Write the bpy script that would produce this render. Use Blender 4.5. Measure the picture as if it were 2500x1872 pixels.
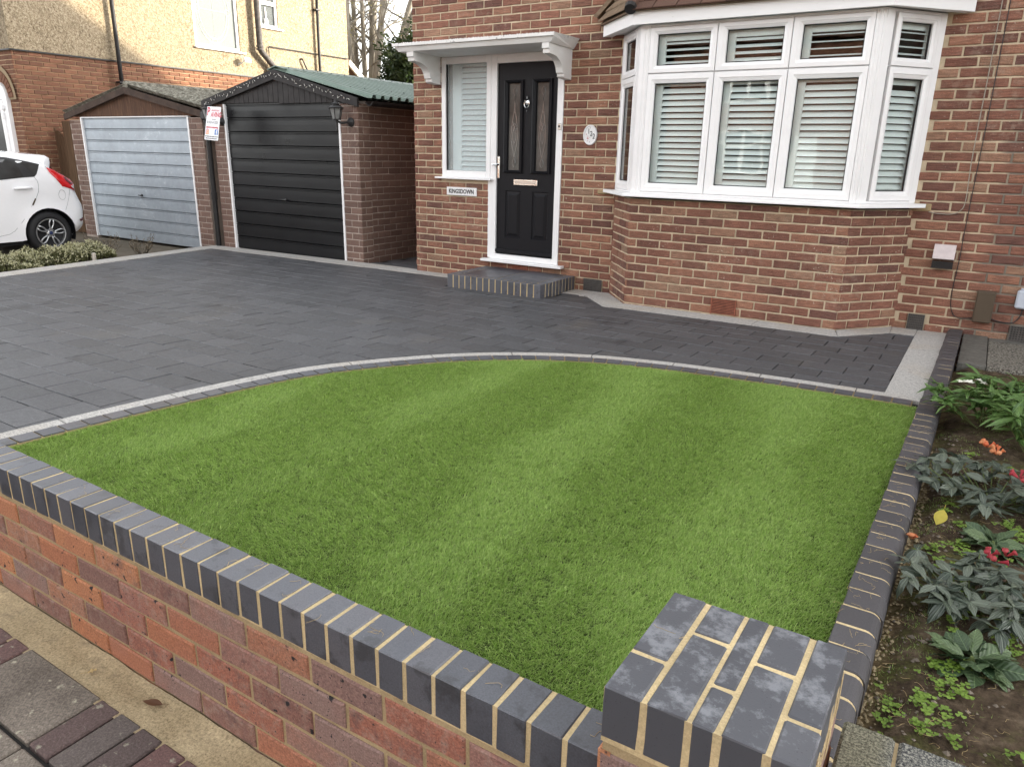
import bpy, math, random
from math import sin, cos, pi, radians as RAD, atan2, sqrt, hypot
from mathutils import Vector, Matrix, geometry, noise

SC = bpy.context.scene
for _o in list(bpy.data.objects):
    bpy.data.objects.remove(_o)
COL = SC.collection
random.seed(7)

# ------------------------------------------------------------------ camera
CAMZ, F_PX, YAW, PITCH, ROLL = 1.37, 1791.07, -.56121969, .30471077, .02057982
_f = Vector((sin(YAW)*cos(PITCH), cos(YAW)*cos(PITCH), -sin(PITCH)))
_r0 = Vector((cos(YAW), -sin(YAW), 0)); _u0 = _r0.cross(_f)
_r = _r0*cos(ROLL) + _u0*sin(ROLL); _u = -_r0*sin(ROLL) + _u0*cos(ROLL)
cam = bpy.data.objects.new('camera', bpy.data.cameras.new('camera'))
COL.objects.link(cam)
M3 = Matrix((_r, _u, -_f)).transposed()
cam.matrix_world = Matrix.Translation((0, 0, CAMZ)) @ M3.to_4x4()
cam.data.sensor_fit = 'HORIZONTAL'
cam.data.sensor_width = 36.0
cam.data.lens = 36.0*F_PX/2500
cam.data.clip_start = .02
cam.data.clip_end = 600
SC.camera = cam

# ------------------------------------------------------------------ sky, sun, exposure
SUN_AZ, SUN_EL = RAD(50), RAD(16.0)
world = bpy.data.worlds.new('World'); SC.world = world; world.use_nodes = True
wn = world.node_tree
sky = wn.nodes.new('ShaderNodeTexSky'); sky.sky_type = 'NISHITA'; sky.sun_disc = False
sky.sun_elevation = SUN_EL; sky.sun_rotation = SUN_AZ
sky.air_density = 1.0; sky.dust_density = 2.0; sky.ozone_density = 1.0
hs = wn.nodes.new('ShaderNodeHueSaturation'); hs.inputs['Saturation'].default_value = .12
wn.links.new(sky.outputs[0], hs.inputs['Color'])
wn.links.new(hs.outputs[0], wn.nodes['Background'].inputs[0])
wn.nodes['Background'].inputs[1].default_value = .15
sd = bpy.data.lights.new('sun', 'SUN'); sd.energy = 2.0; sd.angle = RAD(1.0); sd.color = (1, .89, .70)
sun = bpy.data.objects.new('sun', sd); COL.objects.link(sun)
_sd = Vector((sin(SUN_AZ)*cos(SUN_EL), cos(SUN_AZ)*cos(SUN_EL), sin(SUN_EL)))
sun.rotation_euler = _sd.to_track_quat('Z', 'Y').to_euler()
sun.location = (5, 20, 15)
SC.view_settings.view_transform = 'Standard'
SC.view_settings.look = 'None'
SC.view_settings.exposure = 2.5
SC.view_settings.gamma = 1.0
SC.view_settings.use_curve_mapping = False
SC.render.engine = 'CYCLES'
SC.cycles.max_bounces = 8
SC.cycles.transparent_max_bounces = 12
SC.cycles.caustics_reflective = False
SC.cycles.caustics_refractive = False

# ------------------------------------------------------------------ ground slopes gently
SX, SY = .0064, .02
def gz(x, y): return SY*(6.9-y) + SX*(x+3)

# ------------------------------------------------------------------ materials
class NT:
    def __init__(s, name):
        s.m = bpy.data.materials.new(name); s.m.use_nodes = True
        s.t = s.m.node_tree; s.b = s.t.nodes['Principled BSDF']
        s.m.diffuse_color = (.5, .5, .5, 1)
    def n(s, typ, **kw):
        x = s.t.nodes.new('ShaderNode'+typ)
        for k, v in kw.items(): setattr(x, k, v)
        return x
    def put(s, sock, v):
        if isinstance(v, bpy.types.NodeSocket): s.t.links.new(v, sock)
        elif v is not None:
            if hasattr(sock.default_value, '__len__') and not hasattr(v, '__len__'): v = (v,)*len(sock.default_value)
            if hasattr(v, '__len__') and len(v) == 3 and len(sock.default_value) == 4: v = tuple(v)+(1,)
            sock.default_value = v
    def pos(s, sc=(1, 1, 1), rot=(0, 0, 0)):
        g = s.n('NewGeometry').outputs['Position']
        mp = s.n('Mapping'); s.put(mp.inputs['Vector'], g); mp.inputs['Scale'].default_value = sc; mp.inputs['Rotation'].default_value = rot
        return mp.outputs[0]
    def objc(s, sc=(1, 1, 1)):
        g = s.n('TexCoord').outputs['Object']
        mp = s.n('Mapping'); s.put(mp.inputs['Vector'], g); mp.inputs['Scale'].default_value = sc
        return mp.outputs[0]
    def xyz(s, ax):
        g = s.n('NewGeometry').outputs['Position']; q = s.n('SeparateXYZ'); s.put(q.inputs[0], g); return q.outputs[ax]
    def noise(s, scale, detail=3, rough=.55, vec=None, dist=0):
        x = s.n('TexNoise'); x.inputs['Scale'].default_value = scale; x.inputs['Detail'].default_value = detail
        x.inputs['Roughness'].default_value = rough; x.inputs['Distortion'].default_value = dist
        s.put(x.inputs['Vector'], vec if vec is not None else s.pos()); return x.outputs['Fac']
    def voro(s, scale, vec=None, feature='F1', out='Distance'):
        x = s.n('TexVoronoi', feature=feature); x.inputs['Scale'].default_value = scale
        s.put(x.inputs['Vector'], vec if vec is not None else s.pos()); return x.outputs[out]
    def ramp(s, fac, stops, interp='LINEAR'):
        x = s.n('ValToRGB'); cr = x.color_ramp; cr.interpolation = interp
        while len(cr.elements) < len(stops): cr.elements.new(.5)
        for e, (p, c) in zip(cr.elements, stops):
            e.position = p; e.color = tuple(c)+(1,) if hasattr(c, '__len__') else (c, c, c, 1)
        s.put(x.inputs[0], fac); return x.outputs[0]
    def mix(s, fac, a, b, mode='MIX'):
        x = s.n('Mix', data_type='RGBA', blend_type=mode)
        s.put(x.inputs[0], fac); s.put(x.inputs[6], a); s.put(x.inputs[7], b); return x.outputs[2]
    def math(s, op, a, b=None, c=None, clamp=False):
        x = s.n('Math', operation=op); x.use_clamp = clamp
        s.put(x.inputs[0], a); s.put(x.inputs[1], b); s.put(x.inputs[2], c); return x.outputs[0]
    def rnd(s, k=1.0, off=0.0):
        a = s.n('Attribute', attribute_name='rnd').outputs['Fac']
        o = s.n('ObjectInfo').outputs['Random']
        v = s.math('ADD', a, o)
        if k != 1.0: v = s.math('MULTIPLY_ADD', v, k, off)
        return s.math('FRACT', v)
    def bump(s, h, strength=.3, dist=.01, nrm=None):
        x = s.n('Bump'); x.inputs['Strength'].default_value = strength; x.inputs['Distance'].default_value = dist
        s.put(x.inputs['Height'], h)
        if nrm is not None: s.put(x.inputs['Normal'], nrm)
        return x.outputs[0]
    def out(s, col, rough=.6, nrm=None, spec=None, metal=None, **kw):
        s.put(s.b.inputs['Base Color'], col); s.put(s.b.inputs['Roughness'], rough)
        if nrm is not None: s.put(s.b.inputs['Normal'], nrm)
        if spec is not None: s.put(s.b.inputs['Specular IOR Level'], spec)
        if metal is not None: s.put(s.b.inputs['Metallic'], metal)
        for k, v in kw.items(): s.put(s.b.inputs[k], v)
        return s.m

MT = {}
def simple(name, col, rough=.5, spec=.5, metal=0, var=.08, nscale=30, bump=0.0, **kw):
    t = NT(name)
    nz = t.noise(nscale, 3)
    c = t.mix(t.ramp(nz, [(.3, 0), (.7, 1)]), tuple(x*(1-var) for x in col), tuple(min(1, x*(1+var)) for x in col))
    nr = t.bump(nz, bump, .004) if bump else None
    MT[name] = t.out(c, rough, nr, spec, metal, **kw)
    return MT[name]

def brick_mat(name, stops, streak=True, grain=.35, lime=.0, spots=0.0, rough=.85, weather=0.0, bloom=0.0):
    t = NT(name)
    r = t.rnd()
    base = t.ramp(r, stops)
    p2 = t.noise(7, 4, .6)
    base = t.mix(t.math('MULTIPLY', t.ramp(p2, [(.35, 0), (.75, 1)]), .5), base, t.ramp(t.rnd(3.7, .2), stops))
    g = t.noise(190, 3, .65)
    base = t.mix(grain, base, t.ramp(g, [(.25, .22), (.5, .5), (.75, .9)]), 'OVERLAY')
    h = g
    if streak:
        w = t.noise(1, 2, .5, t.pos((14, 14, 210)))
        base = t.mix(.55, base, t.ramp(w, [(.3, .2), (.5, .5), (.7, .8)]), 'OVERLAY')
        h = t.math('MULTIPLY_ADD', w, 1.6, t.math('MULTIPLY', g, .6))
    if lime:
        lf = t.noise(55, 2, .5); l2 = t.noise(2.3, 2)
        msk = t.math('MULTIPLY', t.ramp(lf, [(.66, 0), (.72, 1)]), t.ramp(l2, [(.45, 0), (.7, 1)]))
        base = t.mix(t.math('MULTIPLY', msk, lime), base, (.55, .48, .40))
    if weather:
        wv = t.noise(1, 4, .6, t.pos((1.6, 1.6, .7))); wf = t.noise(22, 4, .7)
        base = t.mix(weather, base, t.ramp(wv, [(.3, .32), (.5, .5), (.7, .68)]), 'OVERLAY')
        ef = t.math('MULTIPLY', t.ramp(wf, [(.50, 0), (.66, 1)]), t.ramp(t.noise(1.1, 3), [(.50, 0), (.66, .30)]))
        base = t.mix(ef, base, (.42, .34, .26))
    if bloom:
        bf = t.noise(30, 5, .75); bg = t.ramp(t.rnd(2.9, .4), [(.3, .1), (.7, 1)])
        base = t.mix(t.math('MULTIPLY', t.math('MULTIPLY', t.ramp(bf, [(.48, 0), (.66, 1)]), bg), bloom), base, (.34, .27, .225))
        dk = t.noise(17, 4, .7)
        base = t.mix(t.math('MULTIPLY', t.ramp(dk, [(.55, 0), (.70, .6)]), bg), base, (.085, .06, .058))
    if spots:
        v = t.noise(34, 2, .5); v2 = t.noise(120, 1, .5)
        m1 = t.ramp(v, [(.67, 0), (.70, 1)]); m2 = t.ramp(v2, [(.70, 0), (.74, 1)])
        gate = t.ramp(t.rnd(5.3, .1), [(.35, 0), (.45, 1)])
        m = t.math('MULTIPLY', t.math('MAXIMUM', m1, m2), t.math('MULTIPLY', gate, spots))
        base = t.mix(m, base, (.022, .020, .022))
    MT[name] = t.out(base, rough, t.bump(h, .45, .006), .25)
    return MT[name]

def mortar_mat(name, col, col2=None, axis_x=None):
    t = NT(name)
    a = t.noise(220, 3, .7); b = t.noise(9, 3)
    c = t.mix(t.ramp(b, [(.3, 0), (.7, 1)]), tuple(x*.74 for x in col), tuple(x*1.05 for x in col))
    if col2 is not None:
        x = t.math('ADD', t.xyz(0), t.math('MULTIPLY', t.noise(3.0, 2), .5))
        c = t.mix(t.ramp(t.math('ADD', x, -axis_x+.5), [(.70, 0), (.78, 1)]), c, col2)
    c = t.mix(.4, c, t.ramp(a, [(.3, .3), (.5, .5), (.7, .75)]), 'OVERLAY')
    MT[name] = t.out(c, .95, t.bump(a, .5, .004), .15)
    return MT[name]

brick_mat('house_brick', [(0, (.115, .058, .047)), (.25, (.165, .075, .053)), (.6, (.22, .102, .070)), (.85, (.275, .138, .088)), (1, (.24, .155, .105))], lime=.8, grain=.65, weather=.5)
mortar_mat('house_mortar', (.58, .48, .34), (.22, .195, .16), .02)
brick_mat('garage_brick', [(0, (.130, .082, .066)), (.5, (.155, .097, .077)), (1, (.185, .117, .092))], streak=False, grain=.45, rough=.75, weather=.35)
mortar_mat('garage_mortar', (.42, .35, .30))
brick_mat('neighbour_brick', [(0, (.125, .058, .036)), (.5, (.165, .076, .045)), (1, (.21, .098, .056))], grain=.5)
mortar_mat('neighbour_mortar', (.50, .37, .24))
brick_mat('wall_brick', [(0, (.165, .078, .058)), (.2, (.19, .105, .088)), (.36, (.22, .15, .13)), (.5, (.27, .105, .075)), (.66, (.36, .15, .075)), (.78, (.20, .105, .088)), (.9, (.41, .185, .09)), (1, (.29, .12, .08))], streak=False, spots=1.0, grain=.7, bloom=.45)
mortar_mat('wall_mortar', (.38, .29, .165))
mortar_mat('buff_mortar', (.56, .44, .25))

def blue_brick():
    t = NT('blue_brick')
    r = t.rnd()
    c = t.ramp(r, [(0, (.046, .049, .060)), (.5, (.066, .070, .084)), (1, (.084, .084, .096))])
    b = t.noise(6, 4, .65); g = t.noise(260, 2, .6)
    c = t.mix(t.ramp(b, [(.45, 0), (.75, .6)]), c, (.095, .102, .118))
    sc_ = t.noise(1, 5, .75, t.pos((26, 26, 26)), 1.2); c = t.mix(t.ramp(sc_, [(.64, 0), (.72, .55)]), c, (.20, .205, .215))
    dm = t.noise(11, 4, .7); c = t.mix(t.ramp(dm, [(.56, 0), (.64, .7)]), c, (.026, .027, .031))
    pit = t.ramp(t.noise(330, 1, .4), [(.70, 0), (.76, 1)])
    c = t.mix(t.math('MULTIPLY', pit, .7), c, (.03, .03, .035))
    c = t.mix(.5, c, t.ramp(g, [(.3, .25), (.7, .75)]), 'OVERLAY')
    MT['blue_brick'] = t.out(c, t.ramp(b, [(.3, .30), (.7, .5)]), t.bump(g, .15, .002), .75)
    # pier cap with whitish drying stains
    t = NT('stained_blue_brick')
    c = t.ramp(t.rnd(), [(0, (.055, .057, .066)), (.6, (.074, .076, .086)), (1, (.095, .093, .100))])
    st = t.noise(13, 6, .68); st2 = t.noise(110, 3, .7)
    m = t.ramp(t.math('MULTIPLY_ADD', st2, .22, st), [(.60, 0), (.72, 1)])
    up = t.n('SeparateXYZ'); t.put(up.inputs[0], t.n('NewGeometry').outputs['Normal'])
    m = t.math('MULTIPLY', m, t.math('MULTIPLY', up.outputs[2], .75, clamp=True))
    c = t.mix(m, c, (.20, .208, .225))
    pit = t.ramp(t.noise(300, 1, .4), [(.70, 0), (.76, 1)])
    c = t.mix(t.math('MULTIPLY', pit, .7), c, (.03, .03, .035))
    MT['stained_blue_brick'] = t.out(c, .5, t.bump(t.noise(240, 2), .15, .002), .5)
    t = NT('kerb_brick')
    c = t.ramp(t.rnd(), [(0, (.050, .047, .050)), (1, (.072, .068, .072))])
    g = t.noise(240, 3, .6)
    c = t.mix(.3, c, t.ramp(g, [(.3, .3), (.7, .72)]), 'OVERLAY')
    MT['kerb_brick'] = t.out(c, .55, t.bump(g, .25, .002), .4)
blue_brick()

def paving():
    t = NT('charcoal_slab')
    r = t.rnd()
    c = t.ramp(r, [(0, (.056, .057, .060)), (.3, (.063, .064, .068)), (.7, (.073, .074, .079)), (1, (.084, .085, .090))])
    fl = t.noise(1, 4, .7, t.pos((22, 95, 60), (0, 0, .25))); g = t.noise(150, 4, .7)
    sp = t.math('MULTIPLY', t.ramp(fl, [(.52, 0), (.72, 1)]), t.ramp(g, [(.45, 0), (.62, 1)]))
    smooth = t.ramp(t.rnd(4.1, .3), [(.3, 1), (.45, .25), (.7, 1)])
    c = t.mix(t.math('MULTIPLY', t.math('MULTIPLY', sp, smooth), .9), c, (.24, .24, .245))
    pt = t.noise(38, 5, .75); c = t.mix(.55, c, t.ramp(pt, [(.3, .25), (.5, .5), (.7, .75)]), 'OVERLAY')
    ol = t.math('MULTIPLY', t.ramp(t.noise(2.6, 4, .7), [(.58, 0), (.66, .75)]), t.ramp(t.noise(.45, 2), [(.48, 0), (.56, 1)])); c = t.mix(ol, c, (.022, .022, .024))
    big = t.noise(.9, 3, .5)
    c = t.mix(t.ramp(big, [(.35, .35), (.65, 0)]), c, (.040, .042, .048))
    mud = t.ramp(t.noise(1.6, 3, .5), [(.62, 0), (.75, .35)])
    c = t.mix(mud, c, (.12, .108, .088))
    h = t.math('MULTIPLY_ADD', fl, 1.0, t.math('MULTIPLY', g, .5))
    MT['charcoal_slab'] = t.out(c, t.ramp(g, [(.3, .42), (.7, .65)]), t.bump(h, .5, .004), .5)
    t = NT('granite')
    a = t.noise(170, 4, .75); b = t.noise(1, 3, .6, t.pos((60, 130, 60), (0, 0, .3)))
    c = t.ramp(a, [(.30, (.16, .155, .15)), (.45, (.40, .385, .36)), (.62, (.55, .53, .50)), (.8, (.62, .60, .57))])
    c = t.mix(t.ramp(b, [(.50, 0), (.64, .85)]), c, (.20, .195, .19))
    c = t.mix(t.ramp(t.noise(3, 3), [(.45, 0), (.7, .25)]), c, (.40, .31, .2))
    MT['granite'] = t.out(c, .7, t.bump(a, .4, .003), .35)
    t = NT('bedding')
    MT['bedding'] = t.out(t.mix(t.noise(60), (.018, .018, .018), (.05, .046, .042)), .95, None, .1)
    t = NT('pavement_slab')
    g = t.noise(130, 4, .7); p = t.pos((210, 210, 210)); 
    ck = t.n('TexChecker'); ck.inputs['Scale'].default_value = 1; t.put(ck.inputs['Vector'], p)
    c = t.ramp(t.noise(5, 4, .6), [(.3, (.105, .088, .072)), (.7, (.185, .158, .130))])
    c = t.mix(.12, c, ck.outputs['Color'], 'OVERLAY')
    c = t.mix(.8, c, t.ramp(g, [(.3, .2), (.7, .8)]), 'OVERLAY')
    li = t.ramp(t.noise(24, 4, .6), [(.62, 0), (.68, .75)])
    c = t.mix(li, c, (.42, .40, .30))
    MT['pavement_slab'] = t.out(c, .9, t.bump(t.math('ADD', g, t.math('MULTIPLY', ck.outputs['Fac'], .35)), .35, .003), .2)
    t = NT('block_paver')
    g = t.noise(160, 4, .75)
    c = t.ramp(t.rnd(), [(0, (.105, .080, .074)), (.5, (.150, .088, .080)), (1, (.125, .104, .094))])
    c = t.mix(.75, c, t.ramp(g, [(.3, .2), (.6, .55), (.75, 1)]), 'OVERLAY')
    li = t.ramp(t.noise(26, 4, .6), [(.61, 0), (.68, .7)])
    c = t.mix(li, c, (.34, .33, .25))
    MT['block_paver'] = t.out(c, .9, t.bump(g, .6, .004), .25)
    t = NT('sand')
    g = t.noise(260, 4, .75)
    c = t.ramp(t.noise(6, 4, .6), [(.3, (.30, .235, .14)), (.7, (.43, .345, .215))])
    c = t.mix(.8, c, t.ramp(t.noise(120, 5, .85), [(.3, .15), (.7, .85)]), 'OVERLAY')
    c = t.mix(t.ramp(t.noise(12, 4, .7), [(.56, 0), (.7, .55)]), c, (.17, .135, .09))
    dk = t.ramp(t.noise(75, 4, .8), [(.64, 0), (.70, .85)])
    c = t.mix(dk, c, (.05, .04, .03))
    MT['sand'] = t.out(c, .97, t.bump(g, .6, .004), .1)
    t = NT('soil')
    g = t.noise(70, 5, .75)
    c = t.ramp(t.noise(14, 4, .7), [(.3, (.040, .028, .019)), (.55, (.105, .075, .050)), (.75, (.21, .16, .11))])
    c = t.mix(.6, c, t.ramp(g, [(.25, .15), (.7, .8)]), 'OVERLAY')
    x = t.math('ADD', t.xyz(0), t.math('MULTIPLY', t.noise(18, 4, .7), .10))
    ed = t.ramp(x, [(.0, 1), (.055, 0)])
    c = t.mix(ed, c, t.ramp(t.noise(30, 4, .7), [(.40, (.33, .245, .13)), (.62, (.16, .11, .06)), (.72, (.06, .042, .025))]))
    ms = t.ramp(t.noise(5, 5, .75), [(.50, 0), (.64, .85)])
    c = t.mix(ms, c, t.ramp(t.noise(90, 3, .7), [(.35, (.05, .05, .016)), (.65, (.14, .145, .045))]))
    MT['soil'] = t.out(c, .98, t.bump(g, 1.0, .02), .1)
    t = NT('ground')
    c = t.ramp(t.noise(3, 5, .65), [(.3, (.10, .085, .065)), (.7, (.19, .165, .13))])
    MT['ground'] = t.out(c, .95, t.bump(t.noise(60, 4), .5, .01), .1)
    t = NT('asphalt')
    c = t.ramp(t.noise(150, 3), [(.3, (.035, .035, .036)), (.7, (.07, .07, .07))])
    MT['asphalt'] = t.out(c, .9, None, .2)
    t = NT('old_concrete')
    g = t.noise(190, 4, .8)
    c = t.ramp(g, [(.40, (.028, .029, .032)), (.5, (.11, .11, .105)), (.60, (.33, .32, .27))])
    gr = t.ramp(t.math('ADD', t.xyz(0), t.math('MULTIPLY', t.noise(14, 3), .04)), [(.02, .8), (.06, 0)])
    c = t.mix(gr, c, t.ramp(g, [(.38, (.05, .045, .03)), (.62, (.25, .235, .16))]))
    MT['old_concrete'] = t.out(c, .92, t.bump(g, .7, .005), .2)
    t = NT('wet_slab')
    g = t.noise(1, 6, .75, t.pos((14, 24, 20), (0, 0, .5)), 1.5)
    c = t.ramp(g, [(.3, (.045, .042, .036)), (.55, (.13, .125, .11)), (.75, (.22, .21, .19))])
    MT['wet_slab'] = t.out(c, .6, t.bump(g, .3, .004), .4)
    t = NT('pebble_concrete')
    g = t.voro(90)
    c = t.ramp(g, [(.1, (.30, .27, .22)), (.4, (.2, .19, .16)), (.7, (.07, .06, .05))])
    MT['pebble_concrete'] = t.out(c, .85, t.bump(g, .6, .01), .3)
paving()

simple('upvc', (.80, .80, .80), .28, .5, var=.03, nscale=6)
def canopy_white():
    t = NT('white_masonry')
    c = t.mix(t.ramp(t.noise(3, 4), [(.4, 0), (.8, 1)]), (.78, .775, .76), (.68, .665, .63))
    ch = t.ramp(t.noise(38, 3, .6), [(.63, 0), (.67, 1)])
    hi = t.ramp(t.xyz(2), [(.0, 0), (1, 0)])
    zz = t.math('MULTIPLY', t.math('SUBTRACT', t.xyz(2), 2.385), 60, clamp=True)
    c = t.mix(t.math('MULTIPLY', t.math('MULTIPLY', ch, zz), .75), c, (.12, .11, .10))
    MT['white_masonry'] = t.out(c, .8, t.bump(t.noise(50, 4), .35, .006), .25)
    t = NT('fascia_white')
    ck = t.ramp(t.noise(1, 4, .6, t.pos((9, 9, 60))), [(.69, 0), (.70, 1)])
    c = t.mix(t.math('MULTIPLY', ck, .55), (.80, .80, .795), (.4, .38, .35))
    MT['fascia_white'] = t.out(c, .5, t.bump(t.noise(20, 3), .12, .004), .4)
canopy_white()
simple('black_rubber', (.012, .012, .013), .6, .3)
simple('vent_iron', (.085, .078, .072), .6, .3, var=.2)
simple('black_plastic', (.014, .014, .015), .45, .4)
simple('dark_iron', (.020, .019, .019), .5, .4)
simple('chrome', (.75, .75, .74), .12, .5, metal=1.0, var=.02)
simple('satin_metal', (.62, .60, .56), .3, .5, metal=1.0, var=.05)
simple('white_plastic', (.74, .74, .74), .4, .5, var=.03)
simple('louvre', (.86, .87, .87), .42, .4, var=.01)
simple('ink_black', (.008, .008, .009), .5)
simple('sign_white', (.78, .78, .80), .4, .4, var=.01)
simple('sign_red', (.55, .03, .06), .5)
simple('sign_blue', (.05, .15, .45), .5)
simple('sign_purple', (.35, .05, .30), .5)
simple('sign_orange', (.75, .25, .06), .5)
simple('rose_pink', (.45, .16, .17), .5)
simple('terracotta', (.26, .095, .06), .8, .2, var=.2)
simple('brown_box', (.075, .055, .036), .5, .4, var=.05)
simple('grey_box', (.46, .50, .56), .4, .4, var=.03)
simple('vent_face', (.60, .53, .53), .6, .3, var=.08)
simple('cable_black', (.010, .009, .010), .5)
simple('cable_grey', (.30, .27, .22), .6)
simple('interior_dark', (.03, .03, .032), .9, .1)
simple('curtain', (.32, .32, .33), .9, .1)
simple('lead', (.16, .17, .18), .6)
simple('car_paint', (.80, .80, .81), .22, .5, var=.01, **{'Coat Weight': .8, 'Coat Roughness': .05})
simple('tyre', (.016, .016, .017), .7, .3)
simple('alloy', (.55, .56, .57), .3, .5, metal=.85)
simple('lamp_red', (.55, .012, .015), .15, .6, var=.15, nscale=12)
simple('lamp_clear', (.62, .58, .58), .1, .6)
simple('lamp_darkred', (.12, .006, .008), .2, .5)
simple('car_badge', (.02, .035, .10), .3)
simple('bulb', (.85, .83, .75), .3)
simple('lantern_glass', (.20, .205, .20), .25, .5, var=.2, nscale=8)
simple('pipe_black', (.017, .016, .016), .5, .3, var=.3, nscale=14)
simple('pipe_iron', (.075, .066, .060), .7, .3, var=.4, nscale=16)
simple('pale_trim', (.45, .41, .35), .7)
simple('soil_stone', (.17, .14, .11), .9, .2, var=.35, nscale=25)

def misc_mats():
    t = NT('door_black')
    w = t.noise(1, 4, .6, t.pos((60, 60, 5)), .8)
    MT['door_black'] = t.out(t.mix(w, (.007, .007, .009), (.012, .012, .014)), .42, t.bump(w, .22, .002), .16)
    t = NT('garage_black')
    w = t.noise(3, 3, .5); w2 = t.noise(1, 3, .5, t.pos((2, 2, 30)))
    MT['garage_black'] = t.out((.009, .009, .010), t.ramp(w, [(.3, .27), (.7, .42)]), t.bump(w2, .03, .01), .22)
    t = NT('garage_galvanised')
    w = t.noise(2.2, 5, .65); w2 = t.noise(14, 4, .7)
    c = t.ramp(w, [(.3, (.27, .305, .34)), (.55, (.315, .355, .395)), (.75, (.36, .395, .43))])
    st = t.ramp(t.noise(1, 5, .7, t.pos((3.5, 3.5, 7)), 1.5), [(.60, 0), (.65, .4), (.69, 0)])
    c = t.mix(st, c, (.60, .64, .67))
    c = t.mix(.2, c, t.ramp(w2, [(.3, .3), (.7, .7)]), 'OVERLAY')
    MT['garage_galvanised'] = t.out(c, .45, None, .4, .25)
    t = NT('gable_brown')
    w = t.noise(1, 5, .7, t.pos((60, 60, 4)))
    c = t.ramp(w, [(.3, (.045, .026, .018)), (.6, (.11, .058, .035)), (.75, (.24, .16, .10))])
    MT['gable_brown'] = t.out(c, .85, t.bump(w, .4, .004), .2)
    t = NT('barge_brown')
    w = t.noise(8, 5, .7)
    MT['barge_brown'] = t.out(t.ramp(w, [(.3, (.035, .024, .019)), (.7, (.085, .058, .045))]), .85, t.bump(w, .3, .004), .2)
    t = NT('barge_black')
    w = t.noise(12, 4, .6)
    MT['barge_black'] = t.out(t.ramp(w, [(.3, (.018, .016, .016)), (.7, (.036, .032, .031))]), .7, t.bump(w, .2, .003), .3)
    t = NT('fence_wood')
    w = t.noise(1, 5, .7, t.pos((45, 45, 3)))
    c = t.mix(t.rnd(), t.ramp(w, [(.3, (.055, .033, .020)), (.7, (.14, .085, .05))]), t.ramp(w, [(.3, (.075, .045, .028)), (.7, (.17, .11, .065))]))
    MT['fence_wood'] = t.out(c, .9, t.bump(w, .5, .004), .15)
    t = NT('green_roof')
    w = t.noise(5, 4, .6)
    MT['green_roof'] = t.out(t.ramp(w, [(.3, (.11, .165, .135)), (.7, (.165, .23, .19))]), .45, None, .5)
    t = NT('asbestos')
    w = t.noise(16, 5, .75); w2 = t.noise(60, 3, .7)
    c = t.ramp(w, [(.35, (.07, .066, .050)), (.52, (.20, .19, .155)), (.68, (.42, .40, .34))])
    c = t.mix(t.ramp(w2, [(.6, 0), (.68, .8)]), c, (.44, .42, .36))
    MT['asbestos'] = t.out(c, .95, t.bump(w2, .6, .01), .1)
    t = NT('roof_tile')
    g = t.noise(160, 4, .75)
    c = t.ramp(t.rnd(), [(0, (.085, .050, .040)), (1, (.14, .082, .062))])
    c = t.mix(.7, c, t.ramp(g, [(.3, .2), (.6, .55), (.8, .95)]), 'OVERLAY')
    MT['roof_tile'] = t.out(c, .9, t.bump(g, .6, .004), .2)
    t = NT('old_board')
    g = t.noise(1, 4, .7, t.pos((8, 30, 30)))
    MT['old_board'] = t.out(t.ramp(g, [(.3, (.12, .085, .055)), (.7, (.24, .175, .12))]), .85, t.bump(g, .3, .004), .2)
    t = NT('pebbledash')
    v = t.voro(48); n = t.noise(30, 4, .8); st = t.noise(.7, 4, .6)
    c = t.ramp(n, [(.36, (.10, .072, .046)), (.5, (.265, .212, .14)), (.62, (.37, .31, .22))])
    c = t.mix(t.ramp(st, [(.4, 0), (.7, .3)]), c, (.28, .22, .15))
    MT['pebbledash'] = t.out(c, .95, t.bump(t.math('ADD', v, n), .6, .012), .15)
    t = NT('brick_arch')
    MT['brick_arch'] = t.out((.30, .23, .15), .9, None, .1)
    # clear window glass: thin sheet, fresnel mix of clear and mirror
    def glass(name, tint, refl=1.0, rough=0.0):
        t = NT(name); t.t.nodes.remove(t.b)
        tr = t.n('BsdfTransparent'); tr.inputs[0].default_value = tint+(1,)
        gl = t.n('BsdfGlossy'); gl.inputs['Roughness'].default_value = rough; gl.inputs['Color'].default_value = (refl, refl, refl, 1)
        lw = t.n('LayerWeight'); lw.inputs['Blend'].default_value = .5; fc = t.math('POWER', lw.outputs['Facing'], 5.0)
        wob = t.bump(t.noise(2.2, 2), .05, .03); t.put(gl.inputs['Normal'], wob)
        k = t.math('MULTIPLY_ADD', fc, .9, .032, clamp=True)
        mx = t.n('MixShader'); t.put(mx.inputs[0], k); t.t.links.new(tr.outputs[0], mx.inputs[1]); t.t.links.new(gl.outputs[0], mx.inputs[2])
        t.t.links.new(mx.outputs[0], t.t.nodes['Material Output'].inputs['Surface'])
        MT[name] = t.m
    glass('window_glass', (.90, .93, .92))
    glass('car_glass', (.30, .34, .35))
    t = NT('frosted_glass')
    t.out((.66, .70, .70), .25, None, .5)
    tr = t.n('BsdfTransparent'); tr.inputs[0].default_value = (.93, .97, .97, 1); mx = t.n('MixShader'); mx.inputs[0].default_value = .30
    t.t.links.new(tr.outputs[0], mx.inputs[1]); t.t.links.new(t.b.outputs[0], mx.inputs[2]); t.t.links.new(mx.outputs[0], t.t.nodes['Material Output'].inputs['Surface']); MT['frosted_glass'] = t.m
    t = NT('obscure_glass')
    n = t.noise(55, 4, .7)
    MT['obscure_glass'] = t.out(t.ramp(n, [(.3, (.14, .155, .15)), (.7, (.21, .225, .215))]), .7, t.bump(n, .2, .003), .15)
    t = NT('obscure_dark')
    n = t.noise(90, 3, .8)
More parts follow.
